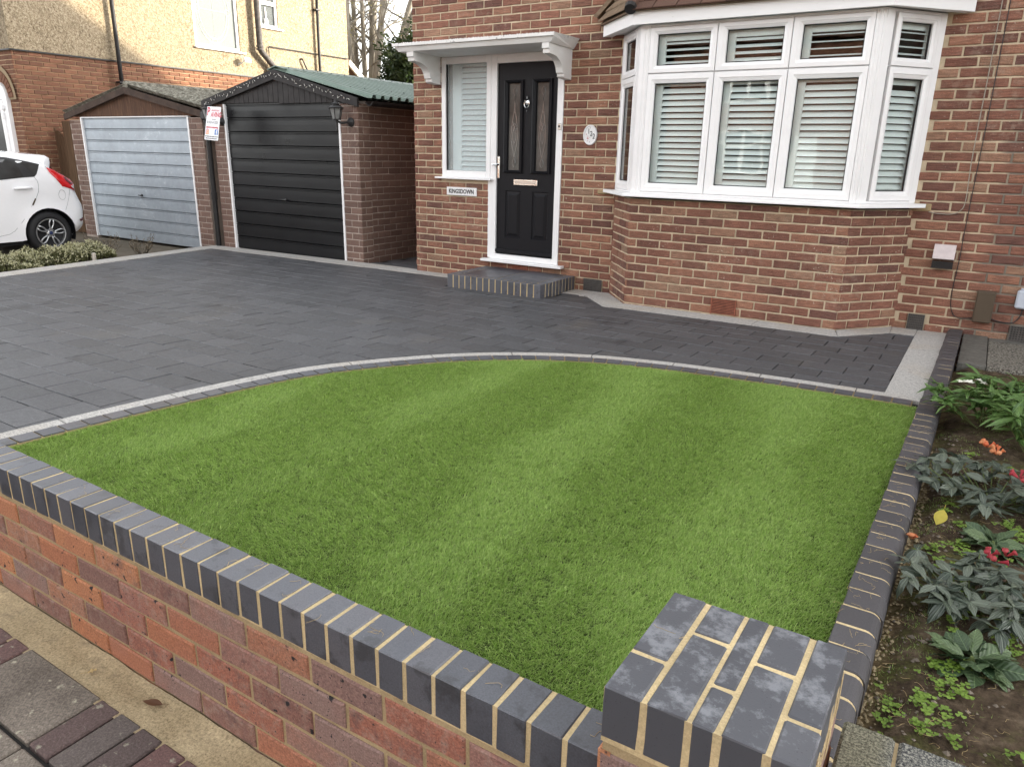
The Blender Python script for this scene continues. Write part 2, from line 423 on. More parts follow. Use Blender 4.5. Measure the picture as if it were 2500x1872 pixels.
    MT['obscure_dark'] = t.out(t.ramp(n, [(.4, (.03, .036, .036)), (.62, (.10, .11, .11)), (.72, (.35, .36, .35))]), .6, t.bump(n, .2, .003), .15)
    t = NT('door_glass')
    n = t.noise(5, 3, .6)
    MT['door_glass'] = t.out(t.ramp(n, [(.3, (.05, .049, .045)), (.7, (.11, .107, .10))]), .10, None, .25)
    t = NT('bevel_glass')
    MT['bevel_glass'] = t.out((.30, .31, .31), .12, None, .9, .6)
misc_mats()

def leaf_mat(name, a, b, rough=.45, spec=.4, vein=None, trans=.25):
    t = NT(name)
    c = t.mix(t.rnd(), a, b)
    n = t.noise(40, 3, .6)
    c = t.mix(.3, c, t.ramp(n, [(.3, .3), (.7, .7)]), 'OVERLAY')
    h = n; dist = .004
    if vein:
        q = t.n('SeparateXYZ'); t.put(q.inputs[0], t.n('TexCoord').outputs['Object']); ay = t.math('ABSOLUTE', q.outputs[1])
        ph = t.math('SUBTRACT', t.math('MULTIPLY', ay, vein[0]), t.math('MULTIPLY', q.outputs[0], vein[1]))
        w = t.math('MULTIPLY_ADD', t.math('SINE', ph), .5, .5)
        mid = t.math('LESS_THAN', ay, .012)
        c = t.mix(.45, c, t.ramp(w, [(0, .36), (1, .60)]), 'OVERLAY'); c = t.mix(t.math('MULTIPLY', mid, .5), c, tuple(min(1, v*1.9) for v in b))
        h = t.math('MULTIPLY_ADD', w, .8, t.math('MULTIPLY', n, .4)); dist = .003
    t.out(c, rough, t.bump(h, .5 if vein else .2, dist), spec)
    if trans:
        tl = t.n('BsdfTranslucent'); t.put(tl.inputs[0], c)
        mx = t.n('MixShader'); mx.inputs[0].default_value = trans
        t.t.links.new(t.b.outputs[0], mx.inputs[1]); t.t.links.new(tl.outputs[0], mx.inputs[2])
        t.t.links.new(mx.outputs[0], t.t.nodes['Material Output'].inputs['Surface'])
    MT[name] = t.m
leaf_mat('grass_blade', (.150, .285, .030), (.44, .57, .18), .5, .35, trans=.33)
leaf_mat('leaf_bright', (.060, .125, .028), (.125, .215, .060), .38, .5, vein=(90, 6))
leaf_mat('leaf_greygreen', (.038, .056, .038), (.140, .165, .122), .33, .6, vein=(75, 5))
leaf_mat('leaf_broad', (.038, .075, .032), (.115, .165, .075), .45, .5, vein=(40, 46))
leaf_mat('leaf_weed', (.12, .20, .025), (.20, .30, .05), .5, .4)
leaf_mat('leaf_yellow', (.45, .36, .04), (.50, .42, .06), .5, .4)
leaf_mat('leaf_brown', (.085, .042, .025), (.14, .07, .04), .55, .3)
leaf_mat('leaf_straw', (.45, .33, .16), (.55, .42, .22), .7, .2)
leaf_mat('petal_orange', (.60, .13, .05), (.66, .30, .14), .5, .3)
leaf_mat('petal_red', (.36, .03, .05), (.46, .07, .08), .5, .3)
leaf_mat('petal_white', (.80, .78, .66), (.85, .84, .76), .5, .3)
leaf_mat('leaf_shrub', (.018, .034, .012), (.055, .075, .022), .5, .4)
leaf_mat('leaf_laurel', (.035, .062, .015), (.10, .135, .04), .5, .4)
leaf_mat('leaf_autumn', (.28, .24, .05), (.36, .33, .09), .6, .3)
leaf_mat('leaf_hebe', (.075, .085, .030), (.15, .15, .06), .6, .3)
leaf_mat('leaf_hebe_tip', (.42, .40, .22), (.58, .56, .38), .6, .3)
leaf_mat('twig_dry', (.16, .125, .085), (.26, .22, .16), .9, .1, trans=0)
simple('stem_green', (.09, .12, .03), .6)
def bark():
    t = NT('bark')
    n = t.noise(1, 5, .7, t.pos((5, 5, 1.2)))
    MT['bark'] = t.out(t.ramp(n, [(.3, (.14, .125, .10)), (.7, (.33, .30, .25))]), .9, t.bump(n, .5, .02), .15)
    MT['bark_dark'] = simple('bark_dark', (.06, .05, .038), .9, .1, var=.3, nscale=9)
bark()

# ------------------------------------------------------------------ mesh helpers
WL = {}                                # world location of every parent
def link(o, parent=None, wloc=None):
    COL.objects.link(o)
    wloc = Vector(wloc if wloc is not None else (0, 0, 0))
    WL[o.name] = wloc
    if parent is not None:
        o.parent = parent; o.location = wloc - WL[parent.name]
    else: o.location = wloc
    return o
def tag(o, label=None, cat=None, group=None, kind=None):
    if label: o['label'] = label
    if cat: o['category'] = cat
    if group: o['group'] = group
    if kind: o['kind'] = kind
    return o
def thing(name, loc, label, cat, group=None):
    return tag(link(bpy.data.objects.new(name, None), None, loc), label, cat, group)

class MB:
    def __init__(s): s.v = []; s.f = []; s.m = []; s.r = []; s.mi = 0; s.rv = 0.0
    def add(s, vs, fs):
        o = len(s.v); s.v += [Vector(p) for p in vs]
        for f in fs: s.f.append(tuple(i+o for i in f)); s.m.append(s.mi); s.r.append(s.rv)
        return s
    def box(s, a, b, mtx=None):
        x0, y0, z0 = a; x1, y1, z1 = b
        vs = [Vector(p) for p in ((x0, y0, z0), (x1, y0, z0), (x1, y1, z0), (x0, y1, z0), (x0, y0, z1), (x1, y0, z1), (x1, y1, z1), (x0, y1, z1))]
        if mtx is not None: vs = [mtx @ p for p in vs]
        return s.add(vs, [(0, 3, 2, 1), (4, 5, 6, 7), (0, 1, 5, 4), (1, 2, 6, 5), (2, 3, 7, 6), (3, 0, 4, 7)])
    def cbox(s, a, b, c=.004, mtx=None):
        lo = Vector(a); hi = Vector(b); vs = []; fs = []
        idx = {}
        for sx in (0, 1):
            for sy in (0, 1):
                for sz in (0, 1):
                    k = (sx, sy, sz)
                    for ax in range(3):
                        p = Vector([(hi[i]-c if k[i] else lo[i]+c) if i != ax else (hi[i] if k[i] else lo[i]) for i in range(3)])
                        idx[k+(ax,)] = len(vs); vs.append(mtx @ p if mtx is not None else p)
        for ax in range(3):
            b1, b2 = [i for i in range(3) if i != ax]
            for sd_ in (0, 1):
                q = []
                for (u, w) in ((0, 0), (1, 0), (1, 1), (0, 1)):
                    k = [0, 0, 0]; k[ax] = sd_; k[b1] = u; k[b2] = w; q.append(idx[tuple(k)+(ax,)])
                fs.append(tuple(q))
            for u in (0, 1):
                for w in (0, 1):
                    k = [0, 0, 0]; k[b1] = u; k[b2] = w
                    k0 = list(k); k1 = list(k); k0[ax] = 0; k1[ax] = 1
                    fs.append((idx[tuple(k0)+(b1,)], idx[tuple(k1)+(b1,)], idx[tuple(k1)+(b2,)], idx[tuple(k0)+(b2,)]))
        for k in ((x, y, z) for x in (0, 1) for y in (0, 1) for z in (0, 1)):
            fs.append((idx[k+(0,)], idx[k+(1,)], idx[k+(2,)]))
        cen = (lo+hi)/2
        if mtx is not None: cen = mtx @ cen
        out = []
        for f in fs:
            a0 = vs[f[0]]; nrm = (vs[f[1]]-a0).cross(vs[f[2]]-a0)
            fc = sum((vs[i] for i in f), Vector())/len(f)
            out.append(f if nrm.dot(fc-cen) > 0 else tuple(reversed(f)))
        return s.add(vs, out)
    def quad(s, *p): return s.add(p, [tuple(range(len(p)))])
    def prism(s, pts, d):
        """pts: closed loop of 3D points, d: extrusion vector"""
        n = len(pts); d = Vector(d); P = [Vector(p) for p in pts]
        nn = Vector()
        for i in range(n): nn += P[i].cross(P[(i+1) % n])
        if nn.dot(d) > 0: P.reverse()
        return s.add(P+[p+d for p in P], [tuple(range(n)), tuple(range(2*n-1, n-1, -1))]+[(i, i+n, (i+1) % n+n, (i+1) % n) for i in range(n)])
    def tube(s, path, r, n=6, cap=True):
        P = [Vector(p) for p in path]; R = r if hasattr(r, '__len__') else [r]*len(P)
        t0 = (P[1]-P[0]).normalized(); up = Vector((0, 0, 1)) if abs(t0.z) < .9 else Vector((1, 0, 0))
        a = t0.cross(up).normalized(); vs = []; fs = []
        for i, p in enumerate(P):
            t = (P[min(i+1, len(P)-1)]-P[max(i-1, 0)]).normalized()
            a = (a-t*a.dot(t)); a = a.normalized() if a.length > 1e-6 else t.orthogonal().normalized(); b = t.cross(a)
            for k in range(n): vs.append(p+(a*cos(2*pi*k/n)+b*sin(2*pi*k/n))*R[i])
        for i in range(len(P)-1):
            for k in range(n):
                fs.append((i*n+k, i*n+(k+1) % n, (i+1)*n+(k+1) % n, (i+1)*n+k))
        if cap: fs += [tuple(range(n-1, -1, -1)), tuple(range((len(P)-1)*n, len(P)*n))]
        return s.add(vs, fs)
    def lathe(s, prof, c, axis=(0, 0, 1), n=16):
        """prof: list of (r, h) along axis"""
        ax = Vector(axis).normalized(); a = ax.orthogonal().normalized(); b = ax.cross(a); c = Vector(c); vs = []; fs = []
        for r, h in prof:
            for k in range(n): vs.append(c+ax*h+(a*cos(2*pi*k/n)+b*sin(2*pi*k/n))*r)
        for i in range(len(prof)-1):
            for k in range(n): fs.append((i*n+k, i*n+(k+1) % n, (i+1)*n+(k+1) % n, (i+1)*n+k))
        fs += [tuple(range(n-1, -1, -1)), tuple(range((len(prof)-1)*n, len(prof)*n))]
        return s.add(vs, fs)
    def build(s, name, mat, parent=None, smooth=False, kind=None, label=None, recentre=True):
        me = bpy.data.meshes.new(name)
        c = Vector()
        if recentre and s.v:
            lo = Vector([min(p[i] for p in s.v) for i in range(3)]); hi = Vector([max(p[i] for p in s.v) for i in range(3)]); c = (lo+hi)/2
        me.from_pydata([p-c for p in s.v], [], s.f)
        for mm in (mat if isinstance(mat, (list, tuple)) else [mat]): me.materials.append(MT[mm])
        if any(s.m): me.polygons.foreach_set('material_index', s.m)
        if any(s.r):
            at = me.attributes.new('rnd', 'FLOAT', 'FACE'); at.data.foreach_set('value', s.r)
        if smooth: me.polygons.foreach_set('use_smooth', [True]*len(me.polygons))
        me.update()
        o = bpy.data.objects.new(name, me); link(o, parent, c)
        if kind: o['kind'] = kind
        if label: o['label'] = label
        return o

def inst(name, me, parent, wloc, rot=(0, 0, 0), scale=None, label=None):
    o = bpy.data.objects.new(name, me); link(o, parent, wloc); o.rotation_euler = rot
    if scale: o.scale = scale
    return o
def as_mesh(mb, name, mat, smooth=False):
    me = bpy.data.meshes.new(name); me.from_pydata(mb.v, [], mb.f)
    for mm in (mat if isinstance(mat, (list, tuple)) else [mat]): me.materials.append(MT[mm])
    if any(mb.m): me.polygons.foreach_set('material_index', mb.m)
    if any(mb.r):
        at = me.attributes.new('rnd', 'FLOAT', 'FACE'); at.data.foreach_set('value', mb.r)
    if smooth: me.polygons.foreach_set('use_smooth', [True]*len(me.polygons))
    me.update(); return me
def text(body, name, mat, parent, loc, size, rot=(pi/2, 0, 0), extrude=.001, align='CENTER', xs=1.0, bold=0.0):
    cu = bpy.data.curves.new(name, 'FONT'); cu.body = body; cu.size = size; cu.extrude = extrude
    cu.align_x = align; cu.align_y = 'CENTER'; cu.offset = bold; cu.resolution_u = 3
    cu.materials.append(MT[mat])
    tmp = bpy.data.objects.new('tmp_text', cu); COL.objects.link(tmp); bpy.context.view_layer.update()
    me = bpy.data.meshes.new_from_object(tmp.evaluated_get(bpy.context.evaluated_depsgraph_get()))
    bpy.data.objects.remove(tmp)
    if not me.materials: me.materials.append(MT[mat])
    o = bpy.data.objects.new(name, me); link(o, parent, loc); o.rotation_euler = rot; o.scale = (xs, 1, 1)
    return o

def to_px(p):
    q = Vector(p)-Vector((0, 0, CAMZ)); d = q.dot(_f)
    if d < .05: return None
    return 1250+F_PX*q.dot(_r)/d, 936-F_PX*q.dot(_u)/d, d
def shown(pts, m=40):
    xs = []; ys = []
    for p in pts:
        a = to_px(p)
        if a is None: return 0
        xs.append(a[0]); ys.append(a[1])
    if max(xs) < -m or min(xs) > 2500+m or max(ys) < -m or min(ys) > 1872+m: return 0
    return (max(xs)-min(xs))*(max(ys)-min(ys))

# ------------------------------------------------------------------ bricks
class Frame:
    """wall frame: origin o, u along the wall to the viewer's right, v up, outward normal n"""
    def __init__(s, o, ang):
        s.o = Vector(o); s.ang = ang; s.u = Vector((cos(ang), sin(ang), 0)); s.n = Vector((sin(ang), -cos(ang), 0))
    def at(s, u, v, n=0.0): return s.o+s.u*u+Vector((0, 0, v))+s.n*n
    def mtx(s): return Matrix.Translation(s.o) @ Matrix.Rotation(s.ang, 4, 'Z')   # local x=u, y=-n, z=v

BCACHE = {}
def brick_mb(L, H, d, jit, seed, ch=.004):
    rg = random.Random(seed); j = lambda a=1.0: rg.uniform(-jit, jit)*a
    x, z = L/2, H/2
    fr = [(-x, -z), (-x*.3, -z), (x*.35, -z), (x, -z), (x, z), (x*.3, z), (-x*.35, z), (-x, z)]
    fr = [(a+j(.6), b+j()) for a, b in fr]
    inn = []
    for a, b in fr:
        k = ch*rg.uniform(.7, 1.5)
        inn.append((a-math.copysign(k, a) if abs(a) > x*.8 else a, b-math.copysign(k, b)))
    n = len(fr); vs = [(a, 0.02, b) for a, b in fr]+[(a, -d+ch, b) for a, b in fr]+[(a, -d+j(.3), b) for a, b in inn]
    fs = []
    for i in range(n):
        k = (i+1) % n
        fs.append((i, k, n+k, n+i)); fs.append((n+i, n+k, 2*n+k, 2*n+i))
    fs.append(tuple(range(2*n, 3*n)))
    m = MB(); m.add(vs, fs); return m
def brick_mesh(L, H, d, jit, mat, var, ch=.004):
    key = (round(L/.004), round(H/.002), round(d, 4), mat, var)
    if key not in BCACHE: BCACHE[key] = as_mesh(brick_mb(round(L/.004)*.004, round(H/.002)*.002, d, jit, len(BCACHE)*13+var, ch), 'brick', mat)
    return BCACHE[key]

def bond(u0, u1, v0, v1, course=.075, brick=.225, joint=.010, holes=(), off=0.0, phase=0, edge=.0, rg=random):
    """stretcher bond rectangles clipped by holes"""
    out = []; row = 0; v = v0
    while v < v1-.015:
        top = min(v+course-joint, v1)
        s = u0 - brick + off + (brick/2 if (row+phase) % 2 else 0)
        e = edge if (row+phase) % 2 else 0.0
        while s < u1:
            segs = [(max(s, u0-e), min(s+brick-joint, u1+e))]
            for (a0, a1, b0, b1) in holes:
                if b0 < top-.012 and b1 > v+.012:
                    ns = []
                    for a, b in segs:
                        if b <= a0 or a >= a1: ns.append((a, b))
                        else:
                            if a < a0-.02: ns.append((a, a0-.003))
                            if b > a1+.02: ns.append((a1+.003, b))
                    segs = ns
            for a, b in segs:
                if b-a > .014: out.append((a, b, v, top))
            s += brick
        v += course; row += 1
    return out

def lay_bricks(jobs, thing_obj, mat, limit=300, d=.008, jit=.0018, name='brick', ch=.004):
    """jobs: list of (frame, parent part, rects). The largest on screen become objects, the rest one joined part per job."""
    allr = []
    for ji, (fr, par, rects) in enumerate(jobs):
        for (a, b, v, w) in rects:
            c = [fr.at(a, v), fr.at(b, v), fr.at(b, w), fr.at(a, w)]
            allr.append((shown(c, 5), ji, a, b, v, w))
    allr.sort(key=lambda q: -q[0])
    rg = random.Random(len(allr))
    rest = {}
    for k, (area, ji, a, b, v, w) in enumerate(allr):
        fr, par, _ = jobs[ji]
        dd = d+rg.uniform(-.0025, .0025)
        if k < limit and area > 0:
            me = brick_mesh(b-a, w-v, d, jit, mat, rg.randrange(3), ch)
            inst(name, me, par, fr.at((a+b)/2, (v+w)/2, dd-d), (rg.uniform(-.008, .008), rg.uniform(-.006, .006), fr.ang+rg.uniform(-.008, .008)))
        else:
            m = rest.setdefault(ji, MB()); sb = brick_mb(b-a, w-v, dd, jit, k, ch)
            X = Matrix.Translation(fr.at((a+b)/2, (v+w)/2)) @ Matrix.Rotation(fr.ang, 4, 'Z')
            m.rv = rg.random()+.001; m.add([X @ p for p in sb.v], sb.f)
    for ji, m in rest.items():
        m.build('far_bricks' if name == 'brick' else 'far_'+name, mat, jobs[ji][1], kind='stuff')

def wall_core(fr, u0, u1, v0, v1, thick, holes, name, mat, parent, label=None):
    """solid wall slab with real openings (reveals included)"""
    us = sorted({u0, u1, *[max(u0, min(u1, h[i])) for h in holes for i in (0, 1)]})
    vs = sorted({v0, v1, *[max(v0, min(v1, h[i])) for h in holes for i in (2, 3)]})
    X = fr.mtx(); m = MB(); 
    solid = {}
    for i in range(len(us)-1):
        for k in range(len(vs)-1):
            cu, cv = (us[i]+us[i+1])/2, (vs[k]+vs[k+1])/2
            solid[i, k] = not any(h[0] < cu < h[1] and h[2] < cv < h[3] for h in holes)
    P = lambda u, y, v: X @ Vector((u, y, v))
    for (i, k), sl in solid.items():
        if not sl: continue
        a, b, c, e = us[i], us[i+1], vs[k], vs[k+1]
        m.quad(P(a, 0, c), P(b, 0, c), P(b, 0, e), P(a, 0, e)); m.quad(P(b, thick, c), P(a, thick, c), P(a, thick, e), P(b, thick, e))
        if not solid.get((i-1, k)): m.quad(P(a, thick, c), P(a, 0, c), P(a, 0, e), P(a, thick, e))
        if not solid.get((i+1, k)): m.quad(P(b, 0, c), P(b, thick, c), P(b, thick, e), P(b, 0, e))
        if not solid.get((i, k-1)): m.quad(P(a, thick, c), P(b, thick, c), P(b, 0, c), P(a, 0, c))
        if not solid.get((i, k+1)): m.quad(P(a, 0, e), P(b, 0, e), P(b, thick, e), P(a, thick, e))
    return m.build(name, mat, parent, label=label)

# ================================================================== GROUND
m = MB()
def ground_z(x, y): return -.16 if y < 1 else -.14
# one big sheet to the horizon, lower than every yard surface
N = 24
for i in range(N):
    for k in range(N):
        f = lambda q: math.copysign(abs(q)**2.2, q)*150
        a, b = -1+2*i/N, -1+2*(i+1)/N; c, e = -1+2*k/N, -1+2*(k+1)/N
        m.quad((f(a), f(c), -.24), (f(b), f(c), -.24), (f(b), f(e), -.24), (f(a), f(e), -.24))
tag(m.build('ground', 'ground'), kind='structure')
m = MB(); m.box((-16, 1.2, -.30), (-8.2, 7.2, -.168)); m.box((-14.1, 7.2, -.30), (-5.9, 19, -.06))
tag(m.build('neighbour_drive', 'ground'), kind='structure')

# ================================================================== HOUSE
FY = 6.9
house = thing('house', (-1.3, 12, 0), 'red brick semi-detached house with black front door and white bay window', 'house')
F0 = Frame((0, FY, 0), 0)
DOOR_H = (-5.325, -3.79, .225, 2.345); SIDE_Z = 1.09
XL, XR, BACK, EAVE = -5.725, 3.2, 17.0, 5.15
holes = [(-5.325, -4.69, SIDE_Z, 2.345), (-4.69, -3.79, .20, 2.345), (-3.175, -.535, .98, 2.46)]
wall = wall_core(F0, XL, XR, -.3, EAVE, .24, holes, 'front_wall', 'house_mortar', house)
m = MB()
m.box((XL, FY+.24, -.3), (XL+.24, BACK, EAVE)); m.box((XR-.24, FY+.24, -.3), (XR, BACK, EAVE)); m.box((XL, BACK, -.3), (XR, BACK+.24, EAVE))
m.box((XL+.24, FY+.24, -.28), (XR-.24, BACK, -.2)); m.box((XL+.24, FY+.24, 2.62), (XR-.24, BACK, 2.7))
m.prism([(XL, FY, EAVE), (XL, BACK+.24, EAVE), (XL, (FY+BACK)/2, EAVE+(BACK-FY)/2*.62)], (.24, 0, 0))
m.build('side_and_rear_wall', 'house_brick', house)
m = MB(); ry = (FY+BACK)/2; rz = EAVE+(BACK-FY)/2*.62
for sgn, ye in ((1, FY-.35), (-1, BACK+.55)):
    ze = EAVE-.35*.62+.06
    m.prism([(XL-.15, ye, ze), (XL-.15, ry, rz+.06), (XL-.15, ry, rz+.18), (XL-.15, ye, ze+.12)], (XR-XL+.3, 0, 0))
m.build('main_roof', 'roof_tile', house)

ah = thing('attached_shade_house', (7.5, 12, 0), 'unseen adjoining brick house to the right, added to shade the front yard', 'house')  # out of view; added and sized to keep low sun off the yard
m = MB(); m.box((XR+.004, FY, -.3), (12.5, BACK, EAVE)); m.build('wall', 'house_brick', ah)
m = MB()
for sgn, ye in ((1, FY-.35), (-1, BACK+.55)):
    ze = EAVE-.35*.62+.06
    m.prism([(XR+.16, ye, ze), (XR+.16, ry, rz+.06), (XR+.16, ry, rz+.18), (XR+.16, ye, ze+.12)], (9.4, 0, 0))
m.build('roof', 'roof_tile', ah)

# brick rectangles of the front
sx = [(-4.36, -4.15, .136, .202), (-3.47, -3.255, -.016, .128), (-.425, -.295, .008, .153), (.295, .52, .008, .153), (-5.26, -4.84, .893, .987)]
vis = [h for h in holes]+sx[:4]
cR = .0757
J = .0135
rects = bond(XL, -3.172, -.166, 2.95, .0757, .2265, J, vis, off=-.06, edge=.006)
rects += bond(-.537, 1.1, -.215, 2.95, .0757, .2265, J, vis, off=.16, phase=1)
rects += bond(-3.172, -.537, 2.4075, 2.95, .0757, .2265, J, vis, off=.02)
# bay walls
BY = 6.43
bx0, bx1 = -2.79, -.905
bay = MB()
bp = [(-3.17, FY), (bx0, BY), (bx1, BY), (-.53, FY)]
bay.prism([(x, y, -.2) for x, y in bp], (0, 0, 1.19))
bayo = bay.build('bay_wall', 'house_mortar', house)
angL = atan2(BY-FY, bx0+3.17); angR = atan2(FY-BY, -.53-bx1)
LL = hypot(FY-BY, bx0+3.17); LR = hypot(FY-BY, -.53-bx1)
FB = Frame((bx0, BY, 0), 0); FL = Frame((-3.17, FY, 0), angL); FR = Frame((bx1, BY, 0), angR)
tv = [(bx0*0-1.953-bx0, -1.735-bx0, .035, .172)]
rB = bond(0, bx1-bx0, -.118, .985, .0757, .2265, J, tv, off=-.03, edge=.016)
rL = bond(.0, LL, -.118, .985, .0757, .2265, J, off=.03, phase=1, edge=.014)
rR = bond(.0, LR, -.118, .985, .0757, .2265, J, off=.0, phase=1, edge=.014)
lay_bricks([(F0, wall, rects), (FB, bayo, rB), (FL, bayo, rL), (FR, bayo, rR)], house, 'house_brick', limit=300)

# --- windows -------------------------------------------------------
def ring(m, X, o, i, prof):
    """mitred frame ring between outer rect o and inner rect i; prof = [(t, depth)] t 0 outer..1 inner, depth towards viewer"""
    def rect(t, dp):
        a = [o[k]+(i[k]-o[k])*t for k in range(4)]
        return [X @ Vector((a[0], -dp, a[2])), X @ Vector((a[1], -dp, a[2])), X @ Vector((a[1], -dp, a[3])), X @ Vector((a[0], -dp, a[3]))]
    rs = [rect(t, dp) for t, dp in prof]
    for q in range(len(rs)-1):
        A, B = rs[q], rs[q+1]
        for k in range(4):
            j = (k+1) % 4
            m.quad(A[k], A[j], B[j], B[k])
SASH = [(0, -.03), (0, .012), (.05, .016), (.55, .017), (.62, .013), (.95, .004), (1, -.016)]
def louvres(par, X, u0, u1, v0, v1, pitch, tilt, depth, chord=.058, stile=.045, rail=.06):
    m = MB()
    m.cbox((u0, depth-.012, v0), (u0+stile, depth+.014, v1), .003, X); m.cbox((u1-stile*.35, depth-.012, v0), (u1, depth+.014, v1), .003, X)
    m.cbox((u0+stile, depth-.010, v0), (u1-stile*.35, depth+.012, v0+rail*.5), .003, X); m.cbox((u0+stile, depth-.010, v1-rail), (u1-stile*.35, depth+.012, v1), .003, X)
    m.build('shutter_frame', 'louvre', par)
    a, b = u0+stile+.002, u1-stile*.35-.002
    s = MB(); n = 8; L = b-a
    pr = []
    for k in range(n):
        t = 2*pi*k/n; pr.append((cos(t)*chord/2, sin(t)*.0045))
    s.prism([(-L/2, p*cos(tilt)-q*sin(tilt), p*sin(tilt)+q*cos(tilt)) for p, q in pr], (L, 0, 0))
    me = as_mesh(s, 'slat', 'louvre')
    z = v0+rail*.5+pitch*.5
    while z < v1-rail-.01:
        o = inst('slat', me, par, X @ Vector(((a+b)/2, depth, z)), (random.uniform(-.02, .02), 0, X.to_euler().z))
        z += pitch
def pane(par, X, sash, glass, gmat='window_glass', slat=None, gasket=.006):
    p = link(bpy.data.objects.new('window', None), par, X @ Vector(((sash[0]+sash[1])/2, 0, sash[2])))
    m = MB(); ring(m, X, sash, glass, SASH); m.build('sash', 'upvc', p)
    g2 = (glass[0]+gasket, glass[1]-gasket, glass[2]+gasket, glass[3]-gasket)
    m = MB(); ring(m, X, glass, g2, [(0, -.010), (.2, -.008), (1, -.0135)]); m.build('gasket', 'black_rubber', p)
    m = MB(); m.box((glass[0]-.004, .014, glass[2]-.004), (glass[1]+.004, .016, glass[3]+.004), X)
    # a second pane, as in double glazing
    m.build('pane', gmat, p)
    return p
XB = Matrix.Translation((0, BY, 0))
cols = [(-2.707, -2.127, -2.641, -2.187), (-2.120, -1.536, -2.044, -1.600), (-1.529, -.952, -1.456, -1.012)]
up = (2.045, 2.405, 2.106, 2.349); lo = (1.060, 2.035, 1.135, 1.960)
for ci, (a, b, c, d_) in enumerate(cols):
    p = pane(house, XB, (a, b, up[0], up[1]), (c, d_, up[2], up[3]))
    louvres(p, XB, c-.03, d_+.02, up[2]-.03, up[3]+.01, .050, RAD([24, 30, 14][ci]), .062, stile=.085)
    p = pane(house, XB, (a, b, lo[0], lo[1]), (c, d_, lo[2], lo[3]))
    louvres(p, XB, c-.03, d_+.02, lo[2]-.03, lo[3]+.04, .0495, RAD([46, 44, 46][ci]), .062, stile=.085)
XRm = FR.mtx(); XLm = FL.mtx()
LLv, LRv = LL, LR
for (zs, zg) in ((up, None), (lo, None)):
    p = pane(house, XRm, (.125, .535, zs[0], zs[1]), (.185, .476, zs[2], zs[3]))
    louvres(p, XRm, .15, .50, zs[2]-.02, zs[3]+.02, .0495, RAD(18 if zs is up else 50), .062, stile=.03)
    p = pane(house, XLm, (.045, .50, zs[0], zs[1]), (.107, .452, zs[2], zs[3]))
    m = MB(); m.box((.09, .09, zs[2]-.02), (.47, .11, zs[3]+.02), XLm); m.build('blind', 'curtain', p)
# frame bars of the bay
m = MB()
def bar(a, b, z0, z1, X=XB, y0=-.010, y1=.06): m.cbox((a, y0, z0), (b, y1, z1), .003, X)
ZB, ZT = 1.042, 2.43
bar(bx0-.004, -2.709, ZB, ZT, y0=-.012); bar(-.950, bx1+.004, ZB, ZT, y0=-.012)
bar(-2.125, -2.122, ZB, ZT, y0=-.002); bar(-1.534, -1.531, ZB, ZT, y0=-.002)
for (a, b) in ((-2.709, -2.125), (-2.122, -1.534), (-1.531, -.950)):
    bar(a, b, ZB, 1.058, y0=-.006); bar(a, b, 2.037, 2.043, y0=-.003); bar(a, b, 2.407, ZT, y0=-.006)
m.cbox((.0, -.012, ZB), (.10, .06, ZT), .003, XRm); m.cbox((.02, -.016, ZB), (.055, -.011, ZT), .002, XRm)
m.cbox((.54, -.008, ZB), (LRv, .06, ZT), .003, XRm); m.cbox((.10, -.006, ZB), (.54, .06, 1.058), .003, XRm); m.cbox((.10, -.006, 2.407), (.54, .06, ZT), .003, XRm); m.cbox((.10, -.003, 2.037), (.54, .06, 2.043), .002, XRm)
m.cbox((-.012, -.008, ZB), (.042, .06, ZT), .003, XLm); m.cbox((.503, -.012, ZB), (LLv, .06, ZT), .003, XLm)
m.cbox((.042, -.006, ZB), (.503, .06, 1.058), .003, XLm); m.cbox((.042, -.006, 2.407), (.503, .06, ZT), .003, XLm); m.cbox((.042, -.003, 2.037), (.503, .06, 2.043), .002, XLm)
for a in (-2.765, -2.735): m.cbox((a, -.016, ZB), (a+.012, -.011, ZT), .002, XB)
for a in (-.935, -.918): m.cbox((a, -.016, ZB), (a+.008, -.011, ZT), .002, XB)
m.build('bay_frame', 'upvc', house)
# sill: follows the bay
def offs(o): return [(-3.29, FY-.02-o*.2), (bx0-.02-o*.45, BY-o), (bx1+.02+o*.45, BY-o), (-.44, FY-.02-o*.2)]
m = MB(); q = offs(.085)
m.prism([(x, y, 1.012) for x, y in q]+[(q[3][0]-.12, FY+.0, 1.012), (q[0][0]+.12, FY+.0, 1.012)], (0, 0, .014))
q2 = offs(.075); m.prism([(x, y, 1.026) for x, y in q2]+[(-.62, FY, 1.026), (-3.1, FY, 1.026)], (0, 0, .016))
m.build('bay_sill', 'upvc', house)
m = MB(); m.cbox((-3.36, FY-.02, .99), (-3.19, FY+.0, 1.03), .006); m.cbox((-.56, FY-.012, .985), (-.40, FY, 1.045), .006)
m.build('sill_mortar', 'wall_mortar', house)
# fascia and soffit
m = MB(); q = [(-3.372, FY-.045), (bx0-.05, BY-.10), (bx1+.07, BY-.10), (-.352, FY-.045)]
qi = [(-3.30, FY), (bx0-.02, BY-.065), (bx1+.04, BY-.065), (-.42, FY)]
for k in range(3):
    a, b, c, e = q[k], q[k+1], qi[k+1], qi[k]
    m.prism([(*a, 2.424), (*b, 2.424), (*c, 2.424), (*e, 2.424)], (0, 0, .102))
m.build('bay_fascia', 'fascia_white', house)
m = MB(); m.prism([(x, y, 2.437) for x, y in qi], (0, 0, .012)); m.build('bay_soffit', 'upvc', house)
